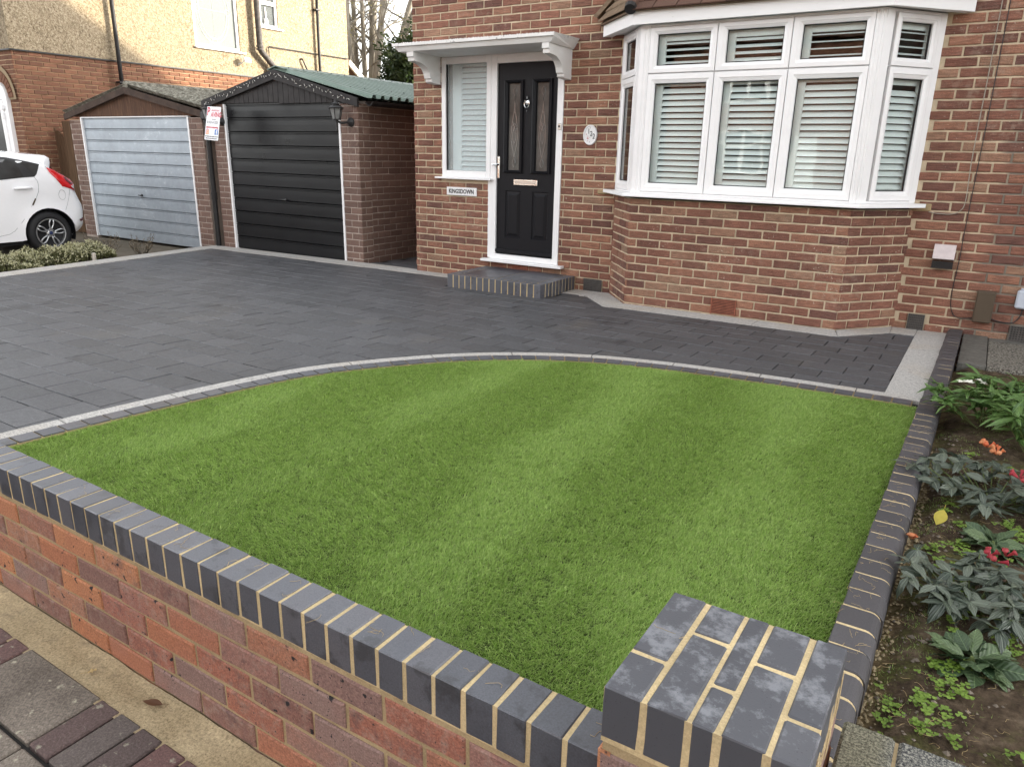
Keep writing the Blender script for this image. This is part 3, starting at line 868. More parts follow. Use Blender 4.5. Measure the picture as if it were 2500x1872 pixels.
# bay roof with tiles
m = MB(); top = 3.05
rb = [(-3.40, FY), (-3.40, FY-.06), (bx0-.06, BY-.14), (bx1+.08, BY-.14), (-.33, FY-.06), (-.33, FY)]
T = [(-2.95, FY, top), (-.78, FY, top)]
r3 = [Vector((x, y, 2.528)) for x, y in rb]
m.quad(r3[2], r3[3], Vector(T[1]), Vector(T[0])); m.add([r3[1], r3[2], T[0]], [(0, 1, 2)]); m.add([r3[3], r3[4], T[1]], [(0, 1, 2)])
m.add([r3[0], r3[1], T[0]], [(0, 1, 2)]); m.add([r3[4], r3[5], T[1]], [(0, 1, 2)]); m.prism([tuple(p-Vector((0, 0, .004))) for p in r3], (0, 0, .004))
broof = m.build('bay_roof', 'old_board', house)
e0, e1 = r3[2], r3[3]; n_t = 10; up_v = (Vector(T[0])+Vector(T[1]))/2-(e0+e1)/2; L = (e1-e0).length; slope = atan2(up_v.z, Vector((up_v.x, up_v.y)).length)
for row in range(6):
    t0 = row*.105; wT = .205
    k = -1
    while True:
        a = k*wT+(row % 2)*wT/2; k += 1
        if a > L: break
        lim0 = row*.105*.28; a0 = max(a, lim0-.01); b0 = min(a+wT-.006, L-lim0*.6)
        if b0-a0 < .04: continue
        t = MB(); t.cbox((-(b0-a0)/2, -.07, 0), ((b0-a0)/2, .07, .014), .003)
        o = t.build('tile', 'roof_tile', broof)
        d0 = up_v.normalized()
        o_w = e0+Vector(((a0+b0)/2, 0, 0))+d0*(t0+.05)+Vector((0, 0, .014+.002*row % .003))
        o.location = o_w-WL[broof.name]; o.rotation_euler = (slope-.06+random.uniform(-.015, .015), random.uniform(-.01, .01), random.uniform(-.01, .01)); WL[o.name] = o_w
# left hip: half-round ridge tiles and boards
h0, h1 = r3[2]+Vector((-.0, -.0, .03)), Vector(T[0])+Vector((0, 0, .03))
for k in range(3):
    a = h0.lerp(h1, k*.30); b = h0.lerp(h1, k*.30+.29)
    m = MB(); m.tube([a, b], [.055, .052], 10); m.build('ridge_tile', 'roof_tile', broof)
m = MB(); m.tube([h0-(h1-h0).normalized()*.03+Vector((0, 0, -.005)), h0+(h1-h0).normalized()*.005], [.05, .055], 10); m.build('ridge_end', 'dark_iron', broof)
m = MB(); l0 = r3[1]; l1 = Vector(T[0])
for k in range(3):
    a = r3[1].lerp(Vector(T[0]), k*.16); b = r3[2].lerp(Vector(T[0]), k*.16)
    m.prism([a+Vector((-.02, -.02, .02)), b+Vector((-.01, -.02, .02)), b.lerp(l1, .15)+Vector((0, 0, .032)), a.lerp(l1, .15)+Vector((0, 0, .032))], (0, 0, .012))
m.build('hip_boards', 'old_board', broof)
m = MB(); m.prism([(-3.46, FY-.10, 2.60), (-3.42, FY-.10, 2.585), (-3.02, FY-.06, 2.98), (-3.06, FY-.06, 3.0)], (0, .09, 0)); m.build('verge_board', 'old_board', broof)

# --- front door and sidelight --------------------------------------
DY = FY
m = MB(); X0 = Matrix.Translation((0, DY, 0))
def fb(a, b, z0, z1, y0=-.012, y1=.06): m.cbox((a, y0, z0), (b, y1, z1), .003, X0)
fb(-5.325, -5.27, 1.092, 2.335); fb(-5.27, -4.726, 2.265, 2.335); fb(-5.27, -4.726, 1.095, 1.165); fb(-4.725, -4.668, 1.095, 2.335)
fb(-4.666, -4.592, .232, 2.335); fb(-3.862, -3.792, .232, 2.335); fb(-4.592, -3.862, 2.25, 2.335); fb(-4.592, -3.862, .232, .288)
fb(-4.70, -4.666, .24, 1.09, -.008, .05)
fb(-5.325, -3.79, 2.335, 2.352, -.006, .05)
dframe = m.build('door_frame', 'upvc', house)
m = MB(); m.cbox((-5.395, -.065, 1.074), (-4.632, .02, 1.094), .003, X0); m.build('sidelight_sill', 'upvc', house)
m = MB(); m.cbox((-4.743, -.085, .203), (-3.711, .03, .231), .004, X0); m.build('door_sill', 'upvc', house)
p = link(bpy.data.objects.new('sidelight', None), house, (-5.0, DY, 1.1))
m = MB(); ring(m, X0, (-5.27, -4.726, 1.165, 2.265), (-5.243, -4.726, 1.168, 2.262), [(0, -.004), (1, .0)]); m.build('gasket', 'black_rubber', p)
m = MB(); m.box((-5.245, .012, 1.165), (-4.724, .02, 2.263), X0); m.build('pane', 'frosted_glass', p)
louvres(p, X0, -5.21, -4.70, 1.13, 2.30, .0535, RAD(50), .05, stile=.12)
# door slab: stiles and rails round two glazed and two solid panels
door = link(bpy.data.objects.new('front_door', None), house, (-4.2, DY, .29))
m = MB()
gl = [(-4.507, -4.269), (-4.164, -3.926)]; lp = [(-4.480, -4.281), (-4.140, -3.945)]
def sb(a, b, z0, z1): m.box((a, .010, z0), (b, .055, z1), X0)
sb(-4.590, -4.507, .292, 2.248); sb(-4.269, -4.164, .292, 2.248); sb(-3.926, -3.864, .292, 2.248)
for a, b in gl: sb(a, b, 2.087, 2.248); sb(a, b, .975, 1.160); sb(a, b, .292, .476)
for (a, b), (c, d_) in zip(gl, lp):
    sb(a, c, .476, .975); sb(d_, b, .476, .975)
m.build('slab', 'door_black', door)
for a, b in lp:
    m = MB(); ring(m, X0, (a, b, .476, .975), (a+.045, b-.045, .521, .93), [(0, -.010), (.15, -.020), (.55, -.018), (1, -.004)]); m.quad(*[X0 @ Vector(q) for q in ((a+.045, .004, .521), (b-.045, .004, .521), (b-.045, .004, .93), (a+.045, .004, .93))])
    m.build('lower_panel', 'door_black', door)
for a, b in gl:
    m = MB(); g = (a+.058, b-.026-.02, 1.188, 2.052)
    ring(m, X0, (a, b, 1.160, 2.087), (a+.050, b-.045, 1.190, 2.052), [(0, -.012), (.08, .010), (.35, .014), (.5, .008), (.62, .010), (.9, -.002), (1, -.022)]); m.build('panel_moulding', 'door_black', door)
    gx = (a+b)/2+.003
    m = MB(); m.box((a+.045, .024, 1.185), (b-.04, .030, 2.057), X0); pg = m.build('door_pane', 'door_glass', door)
    m = MB(); pts = lambda f, z0, z1, n=18: [X0 @ Vector((gx+f(k/n), .0215, z0+(z1-z0)*k/n)) for k in range(n+1)]
    for sg in (1, -1):
        m.tube(pts(lambda t: sg*(.034*sin(pi*t)**1.2+.012*sin(2*pi*t)), 1.32, 1.92), .0028, 5); m.tube(pts(lambda t: sg*.024*sin(2*pi*t), 1.46, 1.78), .0026, 5)
        m.tube(pts(lambda t: sg*.022*sin(pi*t), 1.93, 2.02, 6), .0022, 5); m.tube(pts(lambda t: sg*.022*sin(pi*t), 1.22, 1.31, 6), .0022, 5)
        m.tube(pts(lambda t: sg*.045*(1-abs(2*t-1)), 1.59, 1.66, 4), .003, 5)
    m.build('bevelled_design', 'bevel_glass', pg)
m = MB(); m.cbox((-4.589, -.022, .312), (-3.866, .010, .345), .006, X0); m.build('weather_bar', 'door_black', door)
m = MB(); m.cbox((-4.369, -.008, 1.036), (-4.072, .012, 1.100), .006, X0); m.build('letterbox', 'chrome', door)
m = MB(); m.cbox((-4.352, -.013, 1.048), (-4.090, -.0085, 1.086), .004, X0); m.build('letterbox_flap', 'satin_metal', door)
m = MB(); m.lathe([(.004, 0), (.009, .006), (.004, .014), (.011, .02), (.006, .03)], X0 @ Vector((-4.218, -.012, 1.895)), (0, 0, 1), 10)
m.lathe([(.024, 0), (.028, .006), (.020, .016), (.004, .02)], X0 @ Vector((-4.218, .010, 1.862)), (0, -1, 0), 14)
m.tube([X0 @ Vector((-4.218+.030*sin(t), -.018, 1.852+.042*cos(t))) for t in [RAD(40+280*k/14) for k in range(15)]], .0045, 6); m.lathe([(.004, 0), (.008, .006), (.003, .016)], X0 @ Vector((-4.218, -.012, 1.790)), (0, 0, -1), 8)
m.build('knocker', 'chrome', door)
m = MB(); m.cbox((-4.582, -.004, 1.100), (-4.552, .012, 1.328), .006, X0); hd = m.build('handle_plate', 'chrome', door)
m = MB(); m.tube([X0 @ Vector((-4.566, -.004, 1.243)), X0 @ Vector((-4.566, -.045, 1.243)), X0 @ Vector((-4.60, -.05, 1.243)), X0 @ Vector((-4.618, -.048, 1.241))], [.011, .011, .013, .010], 8); m.build('lever', 'chrome', hd)
m = MB(); m.cbox((-3.841, -.026, 1.598), (-3.803, -.0125, 1.657), .004, X0); db = m.build('doorbell', 'satin_metal', house)
m = MB(); m.cbox((-3.833, -.029, 1.620), (-3.811, -.0265, 1.640), .001, X0); m.build('bell_push', 'ink_black', db)

# canopy over the door
can = MB()
prof = [(6.385, 2.428), (6.385, 2.400), (6.405, 2.397), (6.425, 2.352), (6.45, 2.348), (FY-.002, 2.340), (FY-.002, 2.432)]
ex = [0, 0, .012, .055, .06, .06, 0]
L_ = [Vector((-5.585+e, y, z)) for (y, z), e in zip(prof, ex)]; R_ = [Vector((-3.640-e, y, z)) for (y, z), e in zip(prof, ex)]
segs = 26; rg = random.Random(3)
for k in range(segs):
    A = [L_[i].lerp(R_[i], k/segs) for i in range(7)]; B = [L_[i].lerp(R_[i], (k+1)/segs) for i in range(7)]
    for i in range(7): can.quad(A[i], A[(i+1) % 7], B[(i+1) % 7], B[i])
can.add(L_, [tuple(range(7))]); can.add(R_, [tuple(range(6, -1, -1))])
canopy = can.build('door_canopy', 'white_masonry', house)
m = MB()
for k in range(70):
    t = k/69; x = -5.575+1.92*t; r = rg.uniform(.004, .010)
    m.lathe([(r, -.004), (r*.8, r*.5), (.001, r*.7)], (x, 6.392+rg.uniform(0, .02), 2.429), (0, 0, 1), 6)
m.build('canopy_edge_lumps', 'white_masonry', canopy)
for x0, x1 in ((-5.425, -5.338), (-3.790, -3.715)):
    P = [(6.43, 2.349), (6.43, 2.302), (6.448, 2.296), (6.452, 2.262), (6.492, 2.256)]
    cx, cz, R = 6.492+.03, 2.256-.155, .155
    P += [(6.50+.21*sin(t), 2.118+.138*cos(t)+.0) for t in [RAD(12+70*k/7) for k in range(8)]]
    P += [(6.715, 2.115), (6.735, 2.105), (6.74, 2.082), (6.76, 2.070), (FY-.003, 2.062), (FY-.003, 2.349)]
    m = MB(); m.prism([(x0, y, z) for y, z in P], (x1-x0, 0, 0)); m.build('canopy_bracket', 'white_masonry', house)

# vents, boxes on the wall
def grille(par, X, u0, u1, v0, v1, nx, nz, mat, name='air_vent', d=.012, bar_w=.42):
    m = MB(); m.box((u0, -.003, v0), (u1, -.001, v1), X)
    bk = m.build(name, 'ink_black', par); m = MB()
    px, pz = (u1-u0)/nx, (v1-v0)/nz
    for k in range(nx+1): c = u0+k*px; w = px*bar_w/2; m.box((c-w, -d, v0-w), (c+w, -.003, v1+w), X)
    for k in range(nz+1): c = v0+k*pz; w = pz*bar_w/2; m.box((u0-px*.2, -d+.001, c-w), (u1+px*.2, -.0035, c+w), X)
    m.build('grid', mat, bk); return bk
XF = Matrix.Translation((0, FY-.008, 0))
grille(house, XF, -3.462, -3.262, -.010, .126, 12, 8, 'vent_iron')
grille(house, XF, -.420, -.302, .012, .150, 9, 7, 'vent_iron')
grille(house, XF, .302, .515, .004, .146, 11, 8, 'vent_iron')
grille(house, XF, -4.352, -4.156, .139, .199, 10, 2, 'terracotta', d=.006, bar_w=.6)
m = MB(); X = XB
m.box((-1.950, -.006, .036), (-1.738, -.004, .172), X); tvn = m.build('air_vent', 'ink_black', house); m = MB()
for k in range(10): z = .037+k*.0138; m.box((-1.950, -.016, z), (-1.738, -.006, z+.0075), X)
m.box((-1.956, -.0175, .03), (-1.948, -.004, .173), X); m.box((-1.740, -.0175, .03), (-1.732, -.004, .173), X)
m.build('louvre_bars', 'terracotta', tvn)
# boiler flue hood
m = MB(); m.prism([(-.325, FY, .735), (-.325, FY-.045, .735), (-.325, FY-.065, .625), (-.325, FY, .605)], (.152, 0, 0)); fl = m.build('flue_hood', 'vent_face', house)
m = MB(); m.box((-.322, FY-.058, .552), (-.176, FY-.012, .603)); fg = m.build('flue_grille', 'ink_black', fl)
m = MB()
for k in range(12): x = -.322+k*.0132; m.box((x, FY-.0615, .552), (x+.003, FY-.059, .604))
m.box((-.328, FY-.064, .548), (-.172, FY-.056, .554)); m.box((-.325, FY-.061, .576), (-.175, FY-.0592, .579)); m.build('flue_bars', 'dark_iron', fl)
m = MB(); m.cbox((.030, FY-.075, .152), (.158, FY, .402), .008); mb = m.build('brown_meter_box', 'brown_box', house)
m = MB(); m.cbox((.036, FY-.080, .158), (.152, FY-.0755, .392), .003); m.build('box_lid', 'brown_box', mb)
m = MB(); m.cbox((.292, FY-.06, .290), (.46, FY, .432), .012); m.cbox((.31, FY-.045, .433), (.44, FY, .446), .003); m.build('grey_junction_box', 'grey_box', house)
# cables on the wall
def cable(name, pts, mat, r, label):
    m = MB(); P = [Vector(p) for p in pts]; path = []
    for i in range(len(P)-1):
        a, b, c, e = P[max(i-1, 0)], P[i], P[i+1], P[min(i+2, len(P)-1)]
        for k in range(6):
            t = k/6; path.append(.5*((2*b)+(c-a)*t+(2*a-5*b+4*c-e)*t*t+(3*b-a-3*c+e)*t**3))
    path.append(P[-1]); m.tube(path, r, 5); return tag(m.build(name, mat), label, 'cable')
cy = FY-.018
cable('cable', [(x, cy, z) for x, z in ((-.142, 3.0), (-.142, 2.49), (-.138, 1.6), (-.140, .863), (-.137, .69), (-.139, .536), (-.143, .44), (-.141, .313), (-.128, .235), (-.097, .178), (-.047, .16), (.03, .178))], 'cable_black', .0033, 'black cable running down the brick wall into the brown box')
cable('cable', [(x, cy, z) for x, z in ((.158, .182), (.2, .172), (.25, .166), (.309, .175), (.342, .23), (.350, .292))], 'cable_black', .0045, 'short black cable drooping between the brown box and the grey box')
cable('cable', [(x, cy, z) for x, z in ((-.195, 3.0), (-.193, 2.495), (-.189, 2.05), (-.189, 1.662), (-.188, 1.5), (-.186, 1.339), (-.175, 1.069), (-.205, .995), (-.26, .972), (-.32, .971), (-.36, .972), (-.414, .982))], 'cable_grey', .0036, 'pale grey cable running down beside the right end of the bay window sill')

# plaques
t_ = thing('name_sign', (-5.05, FY, .94), 'white KINGSDOWN nameplate on the brickwork under the sidelight', 'sign')
m = MB(); m.cbox((-5.257, FY-.022, .895), (-4.842, FY-.008, .985), .004); m.build('plate', 'white_plastic', t_)
text('KINGSDOWN', 'lettering', 'ink_black', t_, (-5.05, FY-.0235, .939), .066, xs=.84, bold=.0012)
t_ = thing('number_plaque', (-3.473, FY, 1.45), 'oval white house number 122 plaque with painted roses', 'plaque')
m = MB(); ov = lambda rx, rz, y: [(-3.473+rx*cos(2*pi*k/40), y, 1.549+rz*sin(2*pi*k/40)) for k in range(40)]
rr = [ov(.076, .096, FY-.004), ov(.076, .096, FY-.02), ov(.071, .091, FY-.026), ov(.062, .082, FY-.026), ov(.058, .078, FY-.020)]
for a, b in zip(rr, rr[1:]):
    for k in range(40): m.quad(a[k], a[(k+1) % 40], b[(k+1) % 40], b[k])
m.add(rr[-1], [tuple(range(40))]); m.build('oval_plate', 'white_plastic', t_)
for ch, dx, dz in (('1', -.014, .034), ('2', .014, .010), ('2', .042, -.014)): text(ch, 'numeral', 'ink_black', t_, (-3.473+dx, FY-.0215, 1.549+dz), .070, xs=.85)
m = MB(); rg = random.Random(5)
for k in range(26):
    a = rg.uniform(0, 6.3); r = abs(rg.gauss(0, .011)); c = (-3.473-.025+r*cos(a), FY-.021, 1.549-.030+r*sin(a)*1.2); m.lathe([(rg.uniform(.002, .0045), 0), (.001, .0012)], c, (0, -1, 0), 6)
for k in range(6): m.lathe([(.003, 0), (.001, .0012)], (-3.473-.036+rg.uniform(-.006, .006), FY-.021, 1.549+.004+rg.uniform(-.005, .005)), (0, -1, 0), 6)
m.build('painted_roses', 'rose_pink', t_)
m = MB()
for dz in (.066, -.066): m.lathe([(.004, 0), (.002, .002)], (-3.473, FY-.021, 1.549+dz), (0, -1, 0), 8)
m.build('screw', 'ink_black', t_)

# ================================================================== FRONT STEP
st = thing('front_step', (-4.13, 6.5, 0), 'blue brick doorstep with buff joints and two grey top tiles', 'step')
S0, S1, SY0, SZ = -4.70, -3.565, 6.15, .142
m = MB(); m.box((S0+.003, SY0+.003, -.05), (S1-.003, FY-.004, SZ-.003)); m.build('mortar_core', 'buff_mortar', st)
k = 0; x = S0
bw, bh = .064, .152
me = None
def step_brick(mb, label=None):
    o = mb.build('brick', 'blue_brick', st); return o
n = 15; pitch = (S1-S0)/n
for k in range(n):
    x = S0+k*pitch; m = MB(); m.cbox((S0 if k == 0 else x+.0045, SY0, gz(x, SY0)-.03), (S1 if k == n-1 else x+pitch-.0045, SY0+.10, SZ), .004); step_brick(m)
n2 = 9; p2 = (FY-.02-SY0-.107)/n2
for sx_ in (0, 1):
    for k in range(n2):
        y = SY0+.107+k*p2; m = MB()
        a, b = (S0, S0+.10) if sx_ == 0 else (S1-.10, S1)
        m.cbox((a, y+.004, -.02), (b, y+p2-.005, SZ), .004); step_brick(m)
for a, b in ((S0+.106, -4.13), (-4.124, S1-.106)):
    m = MB(); m.cbox((a, SY0+.107, SZ-.03), (b, FY-.012, SZ-.001), .003); m.build('top_tile', 'blue_brick', st)

# ================================================================== DRIVEWAY
GL = [(-3.604, 1.07), (-3.598, 1.37), (-3.585, 1.6), (-3.566, 1.865), (-3.545, 2.09), (-3.515, 2.366), (-3.480, 2.62), (-3.430, 2.86), (-3.345, 3.10), (-3.22, 3.34), (-3.095, 3.54), (-2.945, 3.755), (-2.77, 3.95), (-2.58, 4.115), (-2.40, 4.24), (-2.18, 4.36), (-1.958, 4.445), (-1.573, 4.538), (-1.308, 4.575), (-1.027, 4.605), (-.764, 4.625), (-.498, 4.638), (-.335, 4.645), (-.13, 4.648)]
def resample(P, step):
    P = [Vector((x, y)) for x, y in P]; out = []; acc = 0; d = 0
    fine = []
    for i in range(len(P)-1):
        a, b, c, e = P[max(i-1, 0)], P[i], P[i+1], P[min(i+2, len(P)-1)]
        for k in range(10):
            t = k/10; fine.append(.5*((2*b)+(c-a)*t+(2*a-5*b+4*c-e)*t*t+(3*b-a-3*c+e)*t**3))
    fine.append(P[-1]); out = [fine[0]]; d = 0
    for a, b in zip(fine, fine[1:]):
        L = (b-a).length
        while d+L >= step*len(out) and len(out) < 4000:
            t = (step*len(out)-d)/L; out.append(a.lerp(b, t))
        d += L
    return out
EDGE = resample(GL, .0205)
def enorm(i):
    t = (EDGE[min(i+2, len(EDGE)-1)]-EDGE[max(i-2, 0)]).normalized(); return Vector((t.y, -t.x))   # towards the lawn
EN = [enorm(i) for i in range(len(EDGE))]
drive = thing('driveway', (-5, 4, 0), None, None); drive['kind'] = 'structure'
def flat(m, pts, dz, th=.03):
    P = [(x, y, gz(x, y)+dz-th) for x, y in pts]; m.prism(P, (0, 0, th)); return m
def lx(y): return -8.86+(3.70-y)*.262      # outer edge of the left strip
m = MB(); flat(m, [(lx(1.07), 1.07), (-.12, 1.07), (-.12, FY), (XL-.02, FY), (XL-.02, 9.5), (-6.66, 9.5), (-6.66, 7.0), (lx(7.0), 7.0)], -.012, .05)
m.build('bedding_layer', 'bedding', drive)
# slabs laid in courses
ROW, LEN = .1955, .2765
tilt = (-math.atan(SY), -math.atan(SX))
def slab_mesh(L, W, v):
    rg = random.Random(int(L*1000)*7+v); m = MB(); j = lambda: rg.uniform(-.0012, .0012)
    x, y, c = L/2, W/2, .0035
    o = [(-x+j(), -y+j()), (x+j(), -y+j()), (x+j(), y+j()), (-x+j(), y+j())]
    i_ = [(a-math.copysign(c, a), b-math.copysign(c, b)) for a, b in o]
    vs = [(a, b, -.03) for a, b in o]+[(a, b, -.004) for a, b in o]+[(a, b, j()*.6) for a, b in i_]
    fs = [(k, (k+1) % 4, 4+(k+1) % 4, 4+k) for k in range(4)]+[(4+k, 4+(k+1) % 4, 8+(k+1) % 4, 8+k) for k in range(4)]+[(8, 9, 10, 11)]
    m.add(vs, fs); return m
def in_lawn(x, y, dist):
    """signed: is the point inside the curve by more than dist"""
    b = min(range(0, len(EDGE), 3), key=lambda i: (EDGE[i].x-x)**2+(EDGE[i].y-y)**2)
    return (Vector((x, y))-EDGE[b]).dot(EN[b]) > dist
def bay_line(x):                              # front limit of the strip at the house
    if x < -3.30: return 6.60
    if x < -2.90: return 6.60-(x+3.30)/.40*.43
    if x < -.84: return 6.17
    return min(6.60, 6.17+(x+.84)/.33*.43)
slabs = []; cutslabs = []; row = 0; y = 1.075; rg = random.Random(11)
while y < 6.75:
    x = lx(y)+.27-rg.uniform(0, LEN); x = -.33-LEN*40+((row % 2)*.5+rg.uniform(-.06, .06))*LEN
    while x < -.30:
        L = LEN
        a, b = max(x, lx(y+ROW/2)+.28), min(x+L, -.325)
        x += L
        if b-a < .05: continue
        cx, cy = (a+b)/2, y+ROW/2
        if cy > bay_line(cx)+.10: continue
        if S0-.02 < cx < S1+.02 and cy > SY0+.10: continue
        if in_lawn(cx, cy, .24): continue
        if in_lawn(cx, cy, -.24):
            nb_ = min(range(0, len(EDGE), 2), key=lambda i: (EDGE[i].x-cx)**2+(EDGE[i].y-cy)**2); g_ = .0028
            R0 = [Vector(p) for p in ((a+g_, y+g_), (b-g_, y+g_), (b-g_, y+ROW-g_), (a+g_, y+ROW-g_))]; R1 = []
            sd2 = lambda p: (p-EDGE[nb_]).dot(EN[nb_])-.05
            for i_ in range(4):
                p, q = R0[i_], R0[(i_+1) % 4]; dp, dq = sd2(p), sd2(q)
                if dp <= 0: R1.append(p)
                if dp*dq < 0: R1.append(p.lerp(q, dp/(dp-dq)))
            if len(R1) >= 3: cutslabs.append(R1)
            continue
        pts = [Vector((p, q, gz(p, q))) for p, q in ((a, y), (b, y), (b, y+ROW), (a, y+ROW))]
        slabs.append((shown(pts, 0), a, b, y))
    y += ROW; row += 1
y = 6.98; row = 0
while y < 9.3:
    x = -6.64+(row % 2)*.12
    while x < -5.76:
        a, b = x, min(x+LEN, -5.74); x += LEN
        if b-a > .05: slabs.append((shown([Vector((p, q, gz(p, q))) for p, q in ((a, y), (b, y), (b, y+ROW), (a, y+ROW))], 0)*.2, a, b, y))
    y += ROW; row += 1
slabs.sort(key=lambda q: -q[0]); SM = {}; rest = MB()
for k, (ar, a, b, y) in enumerate(slabs):
    L = round((b-a-.0055)/.004)*.004; cx, cy = (a+b)/2, y+ROW/2; z = gz(cx, cy)+rg.uniform(-.0018, .0018)
    rot = (tilt[0]+rg.uniform(-.006, .006), tilt[1]+rg.uniform(-.005, .005), rg.uniform(-.006, .006))
    if k < 300-len(cutslabs) and ar > 0:
        key = (L, k % 4)
        if key not in SM: SM[key] = as_mesh(slab_mesh(L, ROW-.0065, k % 4), 'paving_slab', 'charcoal_slab')
        inst('paving_slab', SM[key], drive, (cx, cy, z), rot)
    else:
        rest.rv = rg.random()+.001; sm = slab_mesh(L, ROW-.005, k)
        X = Matrix.Translation((cx, cy, z)) @ Matrix.Rotation(rot[2], 4, 'Z') @ Matrix.Rotation(rot[1], 4, 'Y') @ Matrix.Rotation(rot[0], 4, 'X')
        rest.add([X @ p for p in sm.v], sm.f)
for R1 in cutslabs:
    m = MB(); flat(m, [tuple(p) for p in R1], rg.uniform(-.0015, .001), .03); m.build('paving_slab', 'charcoal_slab', drive)
rest.build('far_slabs', 'charcoal_slab', drive, kind='stuff')
# granite borders
def gr(pts, dz=.006):
    c = Vector((sum(p[0] for p in pts)/len(pts), sum(p[1] for p in pts)/len(pts)))
    q = [Vector(p)+(c-Vector(p)).normalized()*.003 for p in pts]
    m = MB(); flat(m, [tuple(p) for p in q], dz, .04); return m.build('granite_slab', 'granite', drive)
x = lx(6.85)+.02
while x < S0-.02:
    b = min(x+.9, S0-.002)
    gr([(x, 6.68), (b, 6.68), (b, 6.985 if b < XL-.1 else FY-.006), (x, 6.985 if x < XL-.1 else FY-.006)]); x = b
y = 1.075
while y < 6.66:
    b = min(y+.9, 6.675)
    gr([(lx(y), y), (lx(y)+.29, y), (lx(b)+.29, b), (lx(b), b)]); y = b
gr([(S1+.004, 6.60), (-3.30, 6.60), (-3.17, FY-.006), (S1+.004, FY-.006)])
gr([(-3.30, 6.60), (-2.90, 6.17), (bx0-.008, BY-.012), (-3.178, FY-.006)])
x = -2.90
while x < -.86:
    b = min(x+.69, -.84); t0 = (x+2.90)/2.06; t1 = (b+2.90)/2.06
    gr([(x, 6.17), (b, 6.17), (bx0+(bx1-bx0)*t1, BY-.012), (bx0+(bx1-bx0)*t0, BY-.012)]); x = b
gr([(-.84, 6.17), (-.515, 6.60), (-.525, FY-.006), (bx1+.006, BY-.012)])
gr([(-.515, 6.60), (-.335, 6.60), (-.335, FY-.006), (-.525, FY-.006)])
for a, b in ((4.65, 6.06), (6.06, FY-.006)): gr([(-.333, a), (-.12, a), (-.12, b), (-.333, b)])
# curved granite and blue-brick edging round the lawn
i = 0; per = 27
while i < len(EDGE)-2:
    e = min(i+per, len(EDGE)-1); idx = list(range(i, e+1))
    o = [EDGE[k] for k in idx]; q = [EDGE[k]+EN[k]*.086 for k in idx]
    o[0] = o[0].lerp(o[1], .32); q[0] = q[0].lerp(q[1], .32)
    m = MB()
    for k in range(len(idx)-1):
        P = [o[k], o[k+1], q[k+1], q[k]]; m.prism([(p.x, p.y, gz(p.x, p.y)-.03) for p in P], (0, 0, .038))
    m.build('edging_granite', 'granite', drive); i = e
i = 0; per = 5
m = MB()
for k in range(0, len(EDGE)-6, 5):
    P = [EDGE[k]+EN[k]*.086, EDGE[k+5]+EN[k+5]*.086, EDGE[k+5]+EN[k+5]*.19, EDGE[k]+EN[k]*.19]
    m.prism([(p.x, p.y, gz(p.x, p.y)-.03) for p in P], (0, 0, .035))
m.build('edging_mortar', 'wall_mortar', drive)
for k in range(0, len(EDGE)-6, 5):
    a0, a1 = EDGE[k].lerp(EDGE[k+1], .22), EDGE[k+5].lerp(EDGE[k+4], .22)
    P = [a0+EN[k]*.093, a1+EN[k+5]*.093, a1+EN[k+5]*.188, a0+EN[k]*.188]
    m = MB(); m.prism([(p.x, p.y, gz(p.x, p.y)-.03) for p in P], (0, 0, .041)); m.build('edging_brick', 'blue_brick', drive)
# displaced joint sand on a pair of slabs near the left edge of the picture
def strip(pts, w, dz, mat, name, par):
    m = MB()
    for a, b in zip(pts, pts[1:]):
        a, b = Vector(a), Vector(b); t = (b-a).normalized(); nn = Vector((-t.y, t.x))*w/2
        m.add([(p.x, p.y, gz(p.x, p.y)+dz) for p in (a-nn, b-nn, b+nn, a+nn)], [(0, 1, 2, 3)])
    return m.build(name, mat, par)

# ================================================================== LAWN
def kx(y): return -.121-(6.9-y)*.0077         # left edge of the kerb
LW = [EDGE[k]+EN[k]*.184 for k in range(0, len(EDGE)) ]
poly = [(p.x, p.y) for p in LW if p.x < kx(p.y)-.0]
poly += [(kx(4.44), 4.44), (kx(1.075), 1.075), (poly[0][0], 1.075)]
def inside(x, y):
    c = False; n = len(poly)
    for i in range(n):
        x0, y0 = poly[i]; x1, y1 = poly[i-1]
        if (y0 > y) != (y1 > y) and x < (x1-x0)*(y-y0)/(y1-y0)+x0: c = not c
    return c
lawn = thing('lawn', (-1.8, 2.7, .1), None, None); lawn['kind'] = 'structure'
simple('turf_backing', (.035, .048, .016), .95, .1, var=.3, nscale=60)
m = MB(); m.add([(x, y, gz(x, y)-.006) for x, y in poly], [tuple(range(len(poly)))]); m.build('turf_backing', 'turf_backing', lawn, recentre=False)

def tuft(seed, nb=70, R=.021):
    rg = random.Random(seed); m = MB()
    for _ in range(nb):
        a = rg.uniform(0, 2*pi); r = R*sqrt(rg.random())*1.25; bx_, by_ = r*cos(a), r*sin(a)
        h = rg.uniform(.009, .021); w = rg.uniform(.0010, .0017)
        lean = rg.gauss(.74, .30); az = rg.gauss(0, .9); fz = rg.uniform(0, pi)
        d = Vector((cos(az)*sin(lean), sin(az)*sin(lean), cos(lean)))
        d2 = Vector((cos(az)*sin(lean*1.7), sin(az)*sin(lean*1.7), cos(min(lean*1.7, 1.45))))
        s = Vector((cos(fz), sin(fz), 0)); p0 = Vector((bx_, by_, 0)); p1 = p0+d*h*.55; p2 = p1+d2*h*.5
        m.rv = rg.random()*.98+.01
        m.add([p0-s*w*.5, p0+s*w*.5, p1+s*w*.5, p1-s*w*.5, p2], [(0, 1, 2, 3), (3, 2, 4)])
    return as_mesh(m, 'grass_tuft', 'grass_blade')
tufts = []
rg = random.Random(21)
